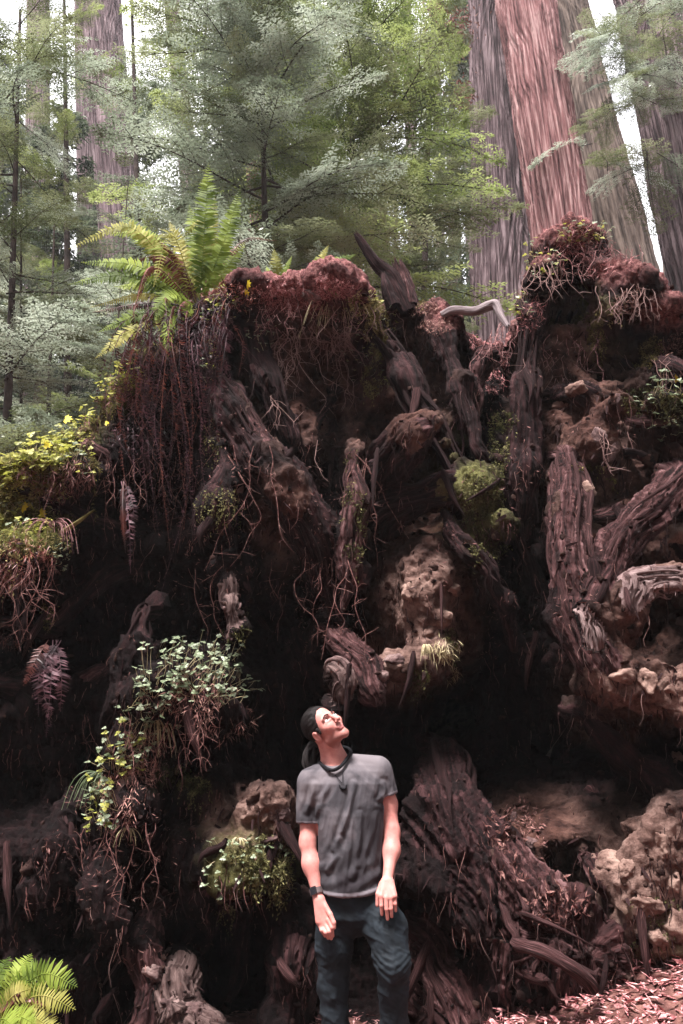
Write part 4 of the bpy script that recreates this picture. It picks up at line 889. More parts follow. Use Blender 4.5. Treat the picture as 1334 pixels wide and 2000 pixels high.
# ---- ferns
def frond_mesh(pts, wmax, mt, nrm, n=46, taper=1.0, droop=.15, seed=0, curl=0.0, rach=.0035, width=.28, thin=1.0):
    g = np.random.default_rng(seed); P = catmull(pts, 40); T, N_, B_ = frames(P); mb = MB()
    t = tube(P[::3], [rach, rach*.4], 4, 16); mb.add(t[0], t[1])
    u = np.linspace(.10, .995, n); i = (u*39).astype(int); C = np.array([np.interp(u*39, np.arange(40), P[:, k]) for k in range(3)]).T
    Ti = T[i]; nr = norm(np.asarray(nrm, float) + 0*Ti); side = norm(np.cross(Ti, nr)); nr = np.cross(side, Ti)
    prof = np.clip(np.minimum(.55 + 1.6*u, 1.0)*np.clip((1-u)*2.2*taper, 0, 1)**.75, .06, 1)
    for sg in (-1, 1):
        k = g.random(n) < thin; L = (wmax*prof*g.uniform(.85, 1.1, n))[k]
        d = (side*sg + Ti*.32 + nr*(g.normal(0, .12, n)[:, None] - curl*.5) + .08*g.normal(size=(n, 3)) + np.array([0, 0, -curl]))[k]
        v, f = blades(C[k], d, (nr*1.0 + .18*g.normal(size=(n, 3)))[k], L, np.minimum(L*width, .9*np.linalg.norm(P[-1]-P[0])/n)+.001, droop + curl*.6); mb.add(v, f)
    return mb.mesh('frond', M[mt])
def fern(name, base, Y, fr, label, grp=None, dead=()):
    b = W(*base, Y); r = tag(link(name, None, loc=b), label, 'fern', grp)
    for k, f in enumerate(fr):
        tip, mid, w, mt = f[:4]; dy = f[4] if len(f) > 4 else 0.0; kk = f[5] if len(f) > 5 else {}
        P = np.array([b + [pg_.normal(0, .02), 0, 0], W(*mid, Y + dy*.5 - .06), W(*tip, Y + dy)]) - b
        link('dead_frond' if 'dead' in mt else 'frond', frond_mesh(P, w*Y/FPX, mt, kk.pop('nrm', (.1, -1, .35)), seed=k*7+3, **kk), r)
    return r
F_, FY, FD, FK = 'fern', 'fern_yellow', 'fern_dead', 'fern_dead_dark'
fern('sword_fern', (388, 600), 5.72, [((408, 318), (399, 455), 30, F_, -.1, dict(n=52, taper=1.6)), ((470, 366), (438, 470), 26, F_, -.1, dict(n=48, taper=1.2)), ((238, 418), (312, 500), 30, F_, .0, dict(n=40, taper=2.0)),
  ((134, 486), (262, 447), 24, FY, -.2, {}), ((158, 512), (276, 522), 28, F_, -.25, {}), ((132, 556), (250, 540), 26, F_, -.3, {}), ((300, 560), (335, 455), 26, FY, -.3, {}), ((352, 470), (392, 440), 16, FY, .05, {}),
  ((176, 600), (282, 575), 18, FY, -.2, dict(curl=.3)), ((186, 700), (268, 640), 24, FY, -.4, {}), ((448, 420), (430, 500), 24, F_, .1, {}), ((222, 560), (310, 560), 28, F_, -.1, {}), ((420, 380), (412, 480), 22, FY, .1, {}),
  ((330, 700), (330, 620), 24, F_, -.4, dict(curl=.2)), ((290, 640), (330, 575), 26, F_, -.35, {}), ((480, 470), (445, 520), 22, F_, .05, {}), ((520, 560), (465, 545), 20, F_, -.1, dict(curl=.3)), ((370, 400), (382, 490), 24, F_, .1, dict(n=50, taper=1.4)), ((330, 430), (360, 500), 24, FY, .1, {}), ((200, 455), (300, 470), 24, F_, -.1, {}), ((190, 650), (285, 610), 24, F_, -.3, {}),
  ((250, 510), (330, 505), 24, FD, -.1, dict(curl=.5, thin=.8)), ((302, 462), (350, 510), 16, FD, -.1, dict(curl=.6)), ((262, 600), (300, 520), 18, FD, -.3, dict(curl=.6)), ((470, 520), (440, 545), 20, FD, -.2, dict(curl=.5)),
  ((535, 560), (470, 530), 18, FD, .0, dict(curl=.5)), ((180, 610), (290, 592), 16, FD, -.25, dict(curl=.3)), ((540, 470), (470, 475), 10, FD, .1, dict(curl=.3))], 'big bright green sword fern arching over the left shoulder of the root plate')
dk = link('dead_fern_skirt', None, loc=W(360, 640, 5.6)); tag(dk, 'curtain of dark red dead fern fronds hanging below the big sword fern', 'dead fern')
b0 = np.array(dk.location); g = np.random.default_rng(99)
for k in range(95):
    x0, y0 = g.uniform(270, 455), g.uniform(570, 660); ln = g.uniform(90, 330) if k % 6 else g.uniform(300, 470)
    x1 = x0 - g.uniform(-20, 60)*(1.2 if x0 < 380 else .3); yb = 5.62 - g.uniform(0, .25)
    if k < 3: x0, x1, ln, yb = 345, (326, 334, 340)[k], (560, 480, 430)[k], 5.3
    P = [S(x0, y0, .02, 5.7), W(x0 + (x1-x0)*.6 - 6, y0 + 26, yb - .12), W(x1 + g.normal(0, 24), y0 + ln*.55, yb - .10), W(x1 + g.normal(0, 38), y0 + ln, yb - .05 + g.normal(0, .05))]
    mt = FD if g.random() < .3 else FK
    link('dead_frond', frond_mesh(np.array(P) - b0, g.uniform(.016, .045), mt, (g.normal(0, .9), -1, .2), int(14 + ln/7), 1.5, .5, k, .8, .002, .26, .5), dk)
fern('small_fern', (600, 560), 5.85, [((642, 478), (622, 515), 14, FY), ((697, 496), (655, 512), 15, F_), ((700, 578), (655, 565), 12, F_, -.2), ((618, 500), (606, 530), 10, F_)], 'small bright fern behind the rounded rim right of the stub')
fern('small_fern', (548, 560), 5.95, [((535, 486), (540, 520), 17, FY), ((520, 520), (530, 540), 12, F_), ((570, 500), (556, 530), 10, F_)], 'small fern seedling standing behind the rim right of the sword fern')
LF = dict(n=30, width=.17, taper=1.6)
fern('lady_fern', (-20, 2010), 4.5, [((152, 1928), (75, 1905), 26, F_, -.25, dict(LF)), ((148, 1972), (70, 1945), 24, FY, -.3, dict(LF)), ((62, 1862), (25, 1915), 24, F_, .1, dict(LF)), ((112, 1896), (50, 1905), 24, F_, .1, dict(LF)), ((20, 1868), (-10, 1920), 24, F_, .1, dict(LF)),
  ((120, 2030), (60, 1985), 26, FY, -.3, dict(LF)), ((70, 2000), (30, 1985), 24, F_, -.3, dict(LF)), ((100, 1950), (45, 1935), 22, F_, -.1, dict(LF)), ((60, 1930), (20, 1950), 22, FY, -.2, dict(LF)), ((90, 1965), (40, 1960), 16, FD, -.15, dict(curl=.4)), ((40, 1940), (20, 1965), 16, FD, -.2, dict(curl=.4)), ((30, 2010), (5, 1990), 26, F_, -.35, dict(LF)), ((-30, 1900), (-30, 1950), 24, F_, -.1, dict(LF))],
  'yellow green lady fern in the bottom left corner')
fern('dead_fern', (108, 1250), 5.35, [((100, 1420), (85, 1320), 22, FK, -.1, dict(curl=.1, thin=.55)), ((75, 1400), (78, 1310), 20, FK, -.1, dict(curl=.1, thin=.55)), ((118, 1390), (120, 1320), 20, FK, -.05, dict(curl=.1, thin=.5)), ((45, 1340), (70, 1290), 18, FD, -.1, dict(curl=.1, thin=.7)), ((90, 1440), (100, 1330), 18, FK, -.1, dict(curl=.1, thin=.55))],
  'small dead brown fern hanging on the dark left face')
fern('dead_fern', (240, 940), 5.35, [((255, 1120), (252, 1020), 12, FK, -.1, dict(curl=.1, thin=.55)), ((245, 1080), (240, 1000), 12, FD, -.1, dict(curl=.5)), ((262, 1060), (260, 990), 12, FK, -.05, dict(curl=.1, thin=.5))], 'thin dead frond cluster on the face left of the long hanging strand')
# ---- countable leaves
def leaf_mesh(name, mt, seed, tref=True):
    g = np.random.default_rng(seed); mb = MB()
    for a in ((-2.1, 0, 2.1) if tref else (-1.3, -.65, 0, .65, 1.3)):
        v, f = kites(np.zeros((1, 3)), [[math.cos(a), math.sin(a), -.12]], [[0, 0, 1.0]], 1.0 if a == 0 else .92, .95 if tref else .55, -.1); mb.add(v, f)
    return mb.mesh(name, M[mt], False)
LV = {k: [leaf_mesh('leaf', k, s) for s in (1, 2)] for k in ('sorrel', 'lime_leaf')}
def leafy(name, regions, n, size, keys, label, lift=.08, cat='plant', tilt=.35, stems='straw'):
    g = pg_; P, Q = sample(regions, int(n*1.25), pg_, False); sel_ = g.permutation(len(P))[:n]; P, Q = P[sel_], Q[sel_]
    b = P[np.argmin(P[:, 2])]; r = tag(link(name, None, loc=b), label, cat); mb = MB(); SP_ = []
    for p, q in zip(P, Q):
        t = p + q*g.uniform(.2, 1)*lift + UP*g.uniform(.1, .8)*lift; o = link('leaf', LV[keys[int(g.integers(len(keys)))]][int(g.integers(2))], r)
        s = g.uniform(*size); nd = Vector(UP*1.0 + tilt*g.normal(size=3) + np.array([0, -.45, 0]))
        o.matrix_local = Matrix.Translation(Vector(t - b)) @ nd.to_track_quat('Z', 'Y').to_matrix().to_4x4() @ Matrix.Rotation(g.uniform(0, 6.28), 4, 'Z') @ Matrix.Scale(s, 4)
        SP_.append((p - q*.01 - b, (p+t)/2 - b + g.normal(0, .008, 3), t - b))
    for s_ in SP_: t_ = tube(s_, [.0016, .0009], 3, 4); mb.add(t_[0], t_[1])
    tag(link('stem', mb.mesh('stem', M[stems]), r), kind='stuff'); return r
leafy('sorrel_plant', [(385, 1290, 80, 18), (330, 1335, 60, 34), (290, 1400, 45, 45), (420, 1350, 70, 36)], 290, (.016, .03), ['sorrel'], 'pale round leaves crowding the top of the arch left of the man', .12)
leafy('sorrel_plant', [(240, 1490, 40, 45), (200, 1590, 34, 55)], 130, (.016, .032), ['sorrel', 'lime_leaf'], 'loose green leaves trailing down the left foot of the leafy arch', .12)
leafy('ground_ivy', [(230, 740, 40, 22), (190, 775, 40, 18), (150, 815, 44, 22), (115, 855, 44, 26), (80, 900, 50, 26), (30, 930, 40, 20)], 280, (.02, .042), ['lime_leaf'], 'bright yellow green leaves along the crest of the left slope', .10, 'plant', .4)
leafy('ground_ivy', [(60, 970, 70, 40), (30, 1020, 40, 40), (130, 900, 50, 40)], 150, (.016, .03), ['lime_leaf', 'sorrel'], 'smaller yellow green leaves below the crest of the left slope', .08)
leafy('climbing_leaves', [(1300, 780, 50, 50), (1310, 830, 40, 26)], 90, (.014, .028), ['sorrel'], 'white green leaves hanging over the ledge at the right edge', .08)
leafy('climbing_leaves', [(118, 1095, 16, 26)], 26, (.010, .018), ['sorrel'], 'tiny cluster of white leaves on the dark face at the left', .04)
leafy('climbing_leaves', [(415, 640, 26, 60), (450, 600, 40, 26), (405, 720, 16, 30)], 110, (.012, .024), ['lime_leaf', 'sorrel'], 'yellow green creeper falling from the rim right of the sword fern', .06)
leafy('climbing_leaves', [(1150, 460, 50, 16), (1060, 520, 34, 34), (1010, 600, 30, 30), (1120, 470, 50, 20)], 130, (.012, .026), ['lime_leaf', 'sorrel'], 'small pale leaves climbing the reddish peak', .08)
leafy('climbing_leaves', [(740, 620, 34, 50), (700, 690, 40, 60), (740, 740, 20, 40)], 110, (.010, .02), ['lime_leaf', 'sorrel'], 'small leaves in the yellow moss below the snag', .05)
leafy('climbing_leaves', [(510, 650, 34, 40)], 24, (.012, .022), ['sorrel'], 'few grey white leaves under the rim right of the dead fern curtain', .04)
leafy('clinging_leaves', [(480, 1700, 90, 60), (440, 1775, 20, 20)], 60, (.012, .024), ['sorrel'], 'scattered green leaves on the mossy clods left of the man', .05)
def maple(px, py, s, label, rot):
    p, q = hit(px, py)
    if p is None: p, q = W(px, py, 5.7), np.array([0, -1, .5])
    o = link('fallen_leaf', leaf_mesh('fallen_leaf', 'yellow_leaf', 1, False), loc=p + norm(q)*.05 + UP*.03); o.rotation_euler = Vector(q + np.array([0, -.4, .3])).to_track_quat('Z', 'Y').to_euler(); o.scale = (s, s, s)
    tag(o, label, 'leaf', 'yellow maple leaves fallen on the plate')
for a in [(130, 836, .055, 'yellow maple leaf upright on the crest midway up the left slope', 1), (84, 888, .05, 'yellow maple leaf flat on the left slope crest, lower than the upright one', 2), (55, 1002, .05, 'yellow maple leaf upper of two by the slope grass', 0), (78, 1012, .045, 'yellow maple leaf lower of two by the slope grass', 1),
          (493, 560, .045, 'yellow maple leaf on the rim right of the sword fern', 0), (484, 572, .035, 'small yellow leaf just under the one on the rim', 2), (1312, 745, .035, 'yellow leaf among the white green leaves at the right edge', 1), (205, 845, .03, 'pale yellow leaf hanging below the crest near the fern curtain', 0)]: maple(*a)
# ---- grass, rootlets and twigs
def tuft(px, py, n, ln, label, out=.35, mt='straw', up=.6, spread=.8, wd=.006):
    g = pg_; p = S(px, py, .01, 5.6); mb = MB()
    for k in range(n):
        a = g.uniform(-1, 1)*spread; l = g.uniform(.5, 1)*ln; d = np.array([math.sin(a*1.5), -g.uniform(.2, 1)*out*2, 0])
        C = [np.zeros(3), d*l*.25 + UP*l*up*.4, d*l*.55 + UP*l*(up*.35 - .15), d*l*.75 - UP*l*.75*g.uniform(.4, 1)]
        t = tube(C, [wd*.4, wd*.5, wd*.12], 4, 12, flat=.3); mb.add(t[0], t[1])
    return tag(link('grass_tuft', mb.mesh('grass_tuft', M[mt]), loc=p), label, 'grass tuft', kind='stuff')
tuft(465, 1640, 22, .26, 'pale grass blades hanging over the mossy clods left of the man', .15, 'straw', .1, .35, .008)
tuft(832, 1262, 26, .22, 'straw coloured grass hanging from the lip of the lit soil slab', .2, 'straw', .1, .2, .008)
tuft(655, 610, 46, .34, 'dry grass arching from the rim at the top centre', .5, 'straw', .5, 1.0, .005)
tuft(205, 1530, 26, .3, 'long green grass arching from the foot of the leafy arch', .3, 'sorrel', .6, 1.0, .007)
tuft(300, 1410, 30, .3, 'wiry pale stems drooping from the leafy arch', .3, 'straw', .2, .6, .005)
tuft(100, 1030, 30, .3, 'pinkish grass spilling from the lower left slope', .4, 'litter', .4, 1.0, .006)
tuft(250, 1620, 10, .2, 'a few stiff pale stems below the bark knob on the left', .3, 'straw', .1, .6, .007)
tuft(1000, 640, 24, .3, 'red brown stems hanging right of the driftwood branch', .3, 'litter', .2, .9, .005)
def hang(px0, py0, ln, n, spread, label=None, mt='rootlet', r=.0028):
    g = pg_; mb = MB(); nm = 'hanging_rootlet'
    for k in range(n):
        x = px0 + g.normal(0, spread); p = S(x, py0 + g.normal(0, 8), .05, 5.6); l = ln*g.uniform(.4, 1)
        C = [p]; d = np.array([g.normal(0, .4), -.25, -1.0])
        for j in range(7): d = norm(d*.7 + np.array([g.normal(0, .45), g.normal(0, .15), -.45])); C.append(C[-1] + d*l/7)
        t = tube(C, [r, r*.9, r*.35], 4, 26); mb.add(t[0], t[1])
        for j in range(int(l*14)):
            q = C[int(g.integers(1, 7))]; e = q + np.array([g.normal(0, .05), -.02, g.normal(-.02, .04)]); t = tube([q, (q+e)/2 + g.normal(0, .008, 3), e], [r*.6, r*.3], 3, 6); mb.add(t[0], t[1])
    return tag(part(nm, mb.mesh(nm, M[mt])), kind='stuff')
for a in [(630, 640, .30, 16, 34), (660, 655, .25, 12, 24), (548, 640, .85, 5, 10), (570, 650, .9, 4, 12), (600, 650, .7, 4, 20), (628, 860, .35, 2, 5), (665, 700, .6, 4, 12), (540, 780, .35, 4, 12), (1110, 660, .5, 12, 40, None, 'litter'), (1060, 700, .4, 8, 30, None, 'rootlet', .002),
          (1180, 850, .3, 5, 30), (330, 660, 1.3, 4, 20, None, 'root_dark', .004), (470, 700, .8, 5, 40, None, 'root_dark', .004), (850, 660, .5, 8, 40, None, 'root_dark', .003), (700, 900, .9, 8, 20, None, 'litter_dark', .004), (60, 1100, .6, 14, 50, None, 'litter_dark', .003),
          (230, 900, .6, 12, 90, None, 'litter_dark', .0025), (400, 880, .9, 10, 60, None, 'litter_dark', .003), (560, 1100, .7, 8, 90, None, 'litter_dark', .003), (350, 1400, .5, 12, 90, None, 'litter_dark', .003), (240, 1620, .5, 10, 50, None, 'litter_dark', .003), (1280, 700, .4, 10, 50, None, 'rootlet', .002)]:
    hang(*a)
for a in [(1060, 520, .35, 16, 24, None, 'rootlet', .003), (1150, 490, .3, 18, 50, None, 'litter', .003), (1240, 570, .35, 16, 40, None, 'rootlet', .0025), (560, 590, .3, 14, 50, None, 'litter', .0025), (700, 600, .35, 14, 40, None, 'rootlet', .0025), (970, 650, .3, 12, 24, None, 'litter', .0025)]: hang(*a)
# pale tangle of bare roots under the rim
for k in range(14):
    g = pg_; C = [S(645 + g.normal(0, 16), 662 + g.normal(0, 10), .06, 5.6)]; d = norm(np.array([g.normal(0, 1), -.3, g.normal(-.3, .5)]))
    for j in range(4): d = norm(d + g.normal(0, .5, 3) + np.array([0, 0, -.12])); C.append(C[-1] + d*.055)
    t = tube(C, [.006, .004, .0015], 6, 20); part('bare_rootlet', MB().add(t[0], t[1], 0, t[2]).mesh('bare_rootlet', M['rootlet']))
def wood(name, path, rad, mt, seed, parent=None, seg=20, ridge=.2, lump=.3, jag=.03, loc=None):
    P = np.array([W(*p) for p in path]); b = P[0] if loc is None else loc
    V, F, uv = tube(P - b, rad, seg, 60, ridge, seed, 7, 1.4, 1, lump, jag); return link(name, MB().add(V, F, 0, uv).mesh(name, M[mt]), parent, None if parent else b), b
o, _ = wood('dead_branch', [(862, 616, 5.62), (885, 606, 5.6), (925, 608, 5.58), (955, 598, 5.56), (968, 596, 5.54), (978, 616, 5.5), (992, 638, 5.45)], [.026, .03, .028, .03, .03, .022, .014], 'driftwood', 3, None, 22, .12, .35)
tag(o, 'smooth grey elbow of driftwood lying in the notch of the rim', 'branch')
sb = W(790, 590, 5.8); sn = tag(link('dead_snag', None, loc=sb), 'black broken snag leaning left on the rim before the foliage', 'dead wood')
wood('snag_stem', [(800, 610, 5.8), (765, 545, 5.8), (735, 515, 5.78), (706, 472, 5.75), (696, 458, 5.74)], [.06, .05, .036, .026, .012], 'root_dark', 5, sn, 26, .25, .35, .05, sb)
wood('snag_stump', [(805, 600, 5.82), (790, 545, 5.82), (778, 512, 5.82)], [.06, .045, .03], 'root', 6, sn, 24, .35, .5, .06, sb)
wood('snag_stump', [(770, 600, 5.75), (755, 560, 5.74), (750, 535, 5.74)], [.05, .035, .015], 'root_dark', 7, sn, 24, .35, .5, .05, sb)
o, _ = wood('broken_stub', [(602, 560, 5.78), (600, 535, 5.76), (603, 513, 5.76)], [.02, .017, .008], 'root_dark', 8, None, 12, .2, .2, .02); tag(o, 'short broken wooden stub standing on the rounded rim', 'stub')
o, _ = wood('mossy_root', [(110, 1045, 5.35), (150, 1020, 5.3), (185, 995, 5.3)], [.014, .012, .006], 'moss_yellow', 9, None, 12, .2, .6, .01); tag(o, 'thin moss coated root slanting up from the left slope', 'root')

# ------------------------------------------------------------------ the man
YP = 4.6
KP = (YP*cp)/FPX                                   # metres per photographed pixel at his distance
class Vol:
    """a small signed distance volume in which body and clothes are shaped"""
    def __init__(s, lo, hi, vx):
        s.vx = vx; s.lo = np.array(lo, float); s.a = [np.arange(lo[k], hi[k], vx, dtype=np.float32) for k in range(3)]
        s.D = np.full([len(k) for k in s.a], .12, np.float32)
    def sl(s, lo, hi): return tuple(slice(int(max(0, (lo[k]-s.lo[k])/s.vx)), int(min(len(s.a[k]), max(0, (hi[k]-s.lo[k])/s.vx + 2)))) for k in range(3))
    def xyz(s, q): return s.a[0][q[0]][:, None, None], s.a[1][q[1]][None, :, None], s.a[2][q[2]][None, None, :]
    def put(s, q, d, k, cut=False):
        s.D[q] = -smin(-s.D[q], d, k) if cut else smin(s.D[q], d, k)
    def cone(s, a, b, ra, rb, k=.015, cut=False):
        a, b = np.array(a, float), np.array(b, float); m = max(ra, rb) + k + .03; q = s.sl(np.minimum(a, b) - m, np.maximum(a, b) + m); X, Y, Z = s.xyz(q)
        ab = b - a; t = np.clip(((X-a[0])*ab[0] + (Y-a[1])*ab[1] + (Z-a[2])*ab[2])/(ab @ ab + 1e-9), 0, 1)
        d = np.sqrt((X-a[0]-t*ab[0])**2 + (Y-a[1]-t*ab[1])**2 + (Z-a[2]-t*ab[2])**2) - (ra + (rb-ra)*t); s.put(q, d.astype(np.float32), k, cut)
    def ell(s, c, r, R=np.eye(3), k=.012, cut=False):
        c = np.array(c, float); r = np.broadcast_to(np.array(r, float), 3); m = r.max() + k + .02; q = s.sl(c - m, c + m); X, Y, Z = s.xyz(q); X, Y, Z = X-c[0], Y-c[1], Z-c[2]
        u = [(X*R[0, j] + Y*R[1, j] + Z*R[2, j])/r[j] for j in range(3)]; l = np.sqrt(u[0]**2 + u[1]**2 + u[2]**2)
        g2 = np.sqrt((u[0]/r[0])**2 + (u[1]/r[1])**2 + (u[2]/r[2])**2) + 1e-6
        d = l*(l - 1)/g2; s.put(q, d.astype(np.float32), k, cut)
    def loft(s, rows, k=.02, yc=YP):
        zs_ = np.array([W(0, r[0], YP)[2] for r in rows]); o = np.argsort(zs_); z = s.a[2]
        cx = np.interp(z, zs_[o], np.array([W(r[1], r[0], YP)[0] for r in rows])[o]); ax = np.interp(z, zs_[o], np.array([r[2]*KP for r in rows])[o]); by = np.interp(z, zs_[o], np.array([r[3] for r in rows])[o]); cy = np.interp(z, zs_[o], np.array([yc + r[4] for r in rows])[o])
        X, Y, Z = s.xyz((slice(None),)*3); u = np.sqrt(((X-cx)/ax)**2 + ((Y-cy)/by)**2)
        d = np.maximum((u - 1)*np.minimum(ax, by), np.maximum(Z - zs_.max(), zs_.min() - Z)); s.put((slice(None),)*3, d.astype(np.float32), k)
    def mesh(s):
        D = s.D; D[0] = D[-1] = .1; D[:, 0] = D[:, -1] = .1; D[:, :, 0] = D[:, :, -1] = .1
        G = vdb.FloatGrid(); G.background = .1; G.copyFromArray(np.clip(D, -.1, .1)); V, Q = G.convertToQuads(0.0); Q = Q.astype(np.int64)
        V = V*s.vx + s.lo; n = vnormals(V, Q)
        if n[np.argmin(V[:, 1]), 1] > 0: Q = Q[:, ::-1]; n = -n
        return V, Q, n
def p_(px, py, dy=0.0): return W(px, py, YP + dy)
# head frame: x = his left, y = forward out of the face, z = up through the crown
hy = norm(np.array([.39, -.73, .56])); hz = np.array([-.66, .05, .72]); hz = norm(hz - hy*(hz @ hy)); hx = np.cross(hz, hy); HR = np.stack([hx, hy, hz], 1); HC = p_(636, 1422, -.02)
def H(x, y, z): return HC + HR @ np.array([x, y, z])
vol = Vol((-.36, 4.2, -.04), (.44, 4.95, 1.86), .0038)
R_ = HR
vol.ell(H(0, -.014, .040), (.073, .091, .082), R_, .01); vol.ell(H(0, .024, -.020), (.058, .064, .082), R_, .02)
for sg in (-1, 1):
    vol.cone(H(.047*sg, .004, -.062), H(.012*sg, .066, -.092), .020, .017, .02); vol.ell(H(.037*sg, .060, -.020), (.024, .022, .022), R_, .02)
    vol.cone(H(.008*sg, .086, .024), H(.040*sg, .074, .022), .010, .008, .012); vol.ell(H(.012*sg, .099, -.030), .0075, R_, .006)
    vol.ell(H(.031*sg, .092, .004), (.017, .014, .010), R_, .010, True)
    vol.ell(H(.075*sg, -.008, -.006), (.010, .020, .032), R_, .006); vol.ell(H(.084*sg, -.004, -.004), (.006, .011, .019), R_, .004, True)
    vol.cone(H(.017*sg, .083, .000), H(.043*sg, .074, -.001), .0065, .006, .004); 
vol.cone(H(0, .084, .018), H(0, .110, -.026), .008, .0115, .008); vol.cone(H(0, .064, -.090), H(0, .070, -.098), .018, .016, .014)
vol.ell(H(0, .080, -.050), (.024, .012, .011), R_, .012); vol.ell(H(0, .0845, -.0575), (.021, .0080, .0055), R_, .005); vol.ell(H(0, .083, -.067), (.018, .0085, .006), R_, .005)
vol.cone(H(-.02, .0935, -.0625), H(.02, .0935, -.0625), .0022, .0022, .003, True)
for sg in (-1, 1): vol.ell(H(.007*sg, .112, -.034), (.0035, .004, .003), R_, .002, True)
vol.cone(p_(641, 1446, .01), p_(655, 1492, .03), .056, .060, .03); vol.cone(p_(655, 1490, .04), p_(667, 1530, .04), .062, .09, .04)
vol.cone(p_(650, 1455, -.03), p_(656, 1490, -.025), .028, .022, .03)          # front of the throat
torso = [(1492, 672, 40, .06, .03), (1505, 673, 70, .085, .02), (1530, 675, 72, .105, .01), (1590, 679, 61, .115, 0), (1650, 682, 55, .105, 0), (1700, 684, 50, .09, 0), (1750, 688, 46, .085, 0)]
vol.loft(torso, .03)
# arms: his right hangs at the picture's left, his left rests on the thigh
vol.cone(p_(612, 1526, .02), p_(603, 1585, .03), .052, .047, .03); vol.cone(p_(603, 1585, .03), p_(600, 1648, .0), .044, .036, .03); vol.cone(p_(600, 1645, .0), p_(607, 1688, -.03), .032, .0335, .03); vol.cone(p_(607, 1688, -.03), p_(620, 1748, -.08), .0335, .0245, .05)
vol.cone(p_(740, 1514, .02), p_(757, 1570, .03), .052, .046, .03); vol.cone(p_(757, 1570, .03), p_(766, 1628, .0), .043, .036, .03); vol.cone(p_(766, 1624, .0), p_(765, 1660, -.035), .032, .033, .03); vol.cone(p_(765, 1660, -.035), p_(757, 1716, -.12), .033, .0245, .05)
def digit(pts, r0, r1):
    for i in range(len(pts)-1): vol.cone(p_(*pts[i]), p_(*pts[i+1]), r0 + (r1-r0)*i/(len(pts)-1), r0 + (r1-r0)*(i+1)/(len(pts)-1), .004)
# his left hand, back of the hand towards us, fingers down over the thigh
for a, b_ in (((750, 1722), (744, 1750)), ((755, 1722), (754, 1754)), ((760, 1722), (763, 1754)), ((763, 1724), (771, 1750))): vol.cone(p_(*a, -.135), p_(*b_, -.178), .017, .0125, .012)
digit([(744, 1749, -.178), (745, 1769, -.186), (746, 1786, -.176)], .0102, .0078); digit([(754, 1753, -.180), (755, 1776, -.190), (757, 1795, -.180)], .0105, .008)
digit([(763, 1753, -.178), (764, 1775, -.188), (765, 1790, -.178)], .0100, .0078); digit([(771, 1750, -.172), (772, 1766, -.180), (773, 1779, -.172)], .0092, .0070)
digit([(745, 1726, -.14), (738, 1746, -.165), (737, 1768, -.168)], .0125, .0088)
# his right hand, half curled
for a, b_ in (((622, 1758), (628, 1808)), ((624, 1758), (636, 1802)), ((627, 1758), (641, 1795)), ((620, 1758), (622, 1800))): vol.cone(p_(*a, -.09), p_(*b_, -.115), .019, .0145, .014)
digit([(641, 1796, -.125), (648, 1812, -.145), (650, 1828, -.13)], .0105, .008); digit([(635, 1804, -.12), (643, 1820, -.145), (647, 1833, -.125)], .0105, .008)
digit([(628, 1808, -.115), (636, 1822, -.14), (641, 1832, -.12)], .0102, .0078); digit([(622, 1800, -.105), (628, 1817, -.13), (635, 1828, -.115)], .0095, .0072)
digit([(632, 1764, -.10), (645, 1786, -.13), (652, 1802, -.145), (653, 1812, -.145)], .0135, .0085)
LEGR = [((660, 1765, .02), .05), ((651, 1930, .04), .034), ((656, 2130, .06), .03)]; LEGL = [((718, 1765, .01), .055), ((766, 1888, -.11), .038), ((770, 2140, .02), .034)]
for L_ in (LEGR, LEGL):
    for i in range(2): vol.cone(p_(*L_[i][0]), p_(*L_[i+1][0]), L_[i][1], L_[i+1][1], .04)
V, Q, n_ = vol.mesh(); del vol
Lc = (V - HC) @ HR
stub = np.exp(-((Lc[:, 2] + .085)/.034)**2)*((Lc[:, 1] > -.01))*(np.abs(Lc[:, 0]) < .08)*(np.linalg.norm(Lc, axis=1) < .16); stub = np.maximum(stub, np.exp(-((Lc[:, 2]+.049)/.008)**2 - (Lc[:, 0]/.028)**2)*(Lc[:, 1] > .07)*.6); stub[np.linalg.norm(Lc - [0, .09, -.062], axis=1) < .022] *= .3
lips = np.clip(1.4*np.exp(-((Lc[:, 2]+.0628)/.0095)**2 - (Lc[:, 0]/.02)**4), 0, 1)*(Lc[:, 1] > .078)
m, N, L, b = mat('skin', .55, .22)
b.inputs['Subsurface Weight'].default_value = .12; b.inputs['Subsurface Radius'].default_value = (.012, .004, .002); b.inputs['Subsurface Scale'].default_value = .6
nt = noise(N, L, 30, 4, .6, mapped(N, L)); r1 = ramp(N, [(.3, (.40, .155, .135)), (.7, (.52, .235, .205))]); L.new(nt.outputs['Fac'], r1.inputs['Fac'])
c1 = N.new('ShaderNodeRGB'); c1.outputs[0].default_value = (.13, .06, .05, 1); c2 = N.new('ShaderNodeRGB'); c2.outputs[0].default_value = (.36, .125, .12, 1)
x1 = mixc(attr('stubble'), r1.outputs[0], c1.outputs[0]); x2 = mixc(attr('lips'), x1, c2.outputs[0]); L.new(x2, b.inputs['Base Color']); nb_ = noise(N, L, 190, 3, .6, mapped(N, L)); bump(N, L, b, nb_.outputs['Fac'], .25, .002); M['skin'] = m
M['hair'] = simple('dark_brown_hair', st((.002, .0013, .0014), (.006, .004, .004), (.018, .012, .012)), 3, .6, .2, .6, 'Object', (40, 40, 12))
base = np.array([.03, YP, 0.0]); man = tag(link('person', None, loc=base), 'man in grey T-shirt and dark trousers standing against the roots, looking up', 'person')
body = link('body', MB().add(V - base, Q).mesh('body', M['skin'], attrs={'stubble': np.clip(stub*.6, 0, 1), 'lips': lips}), man)
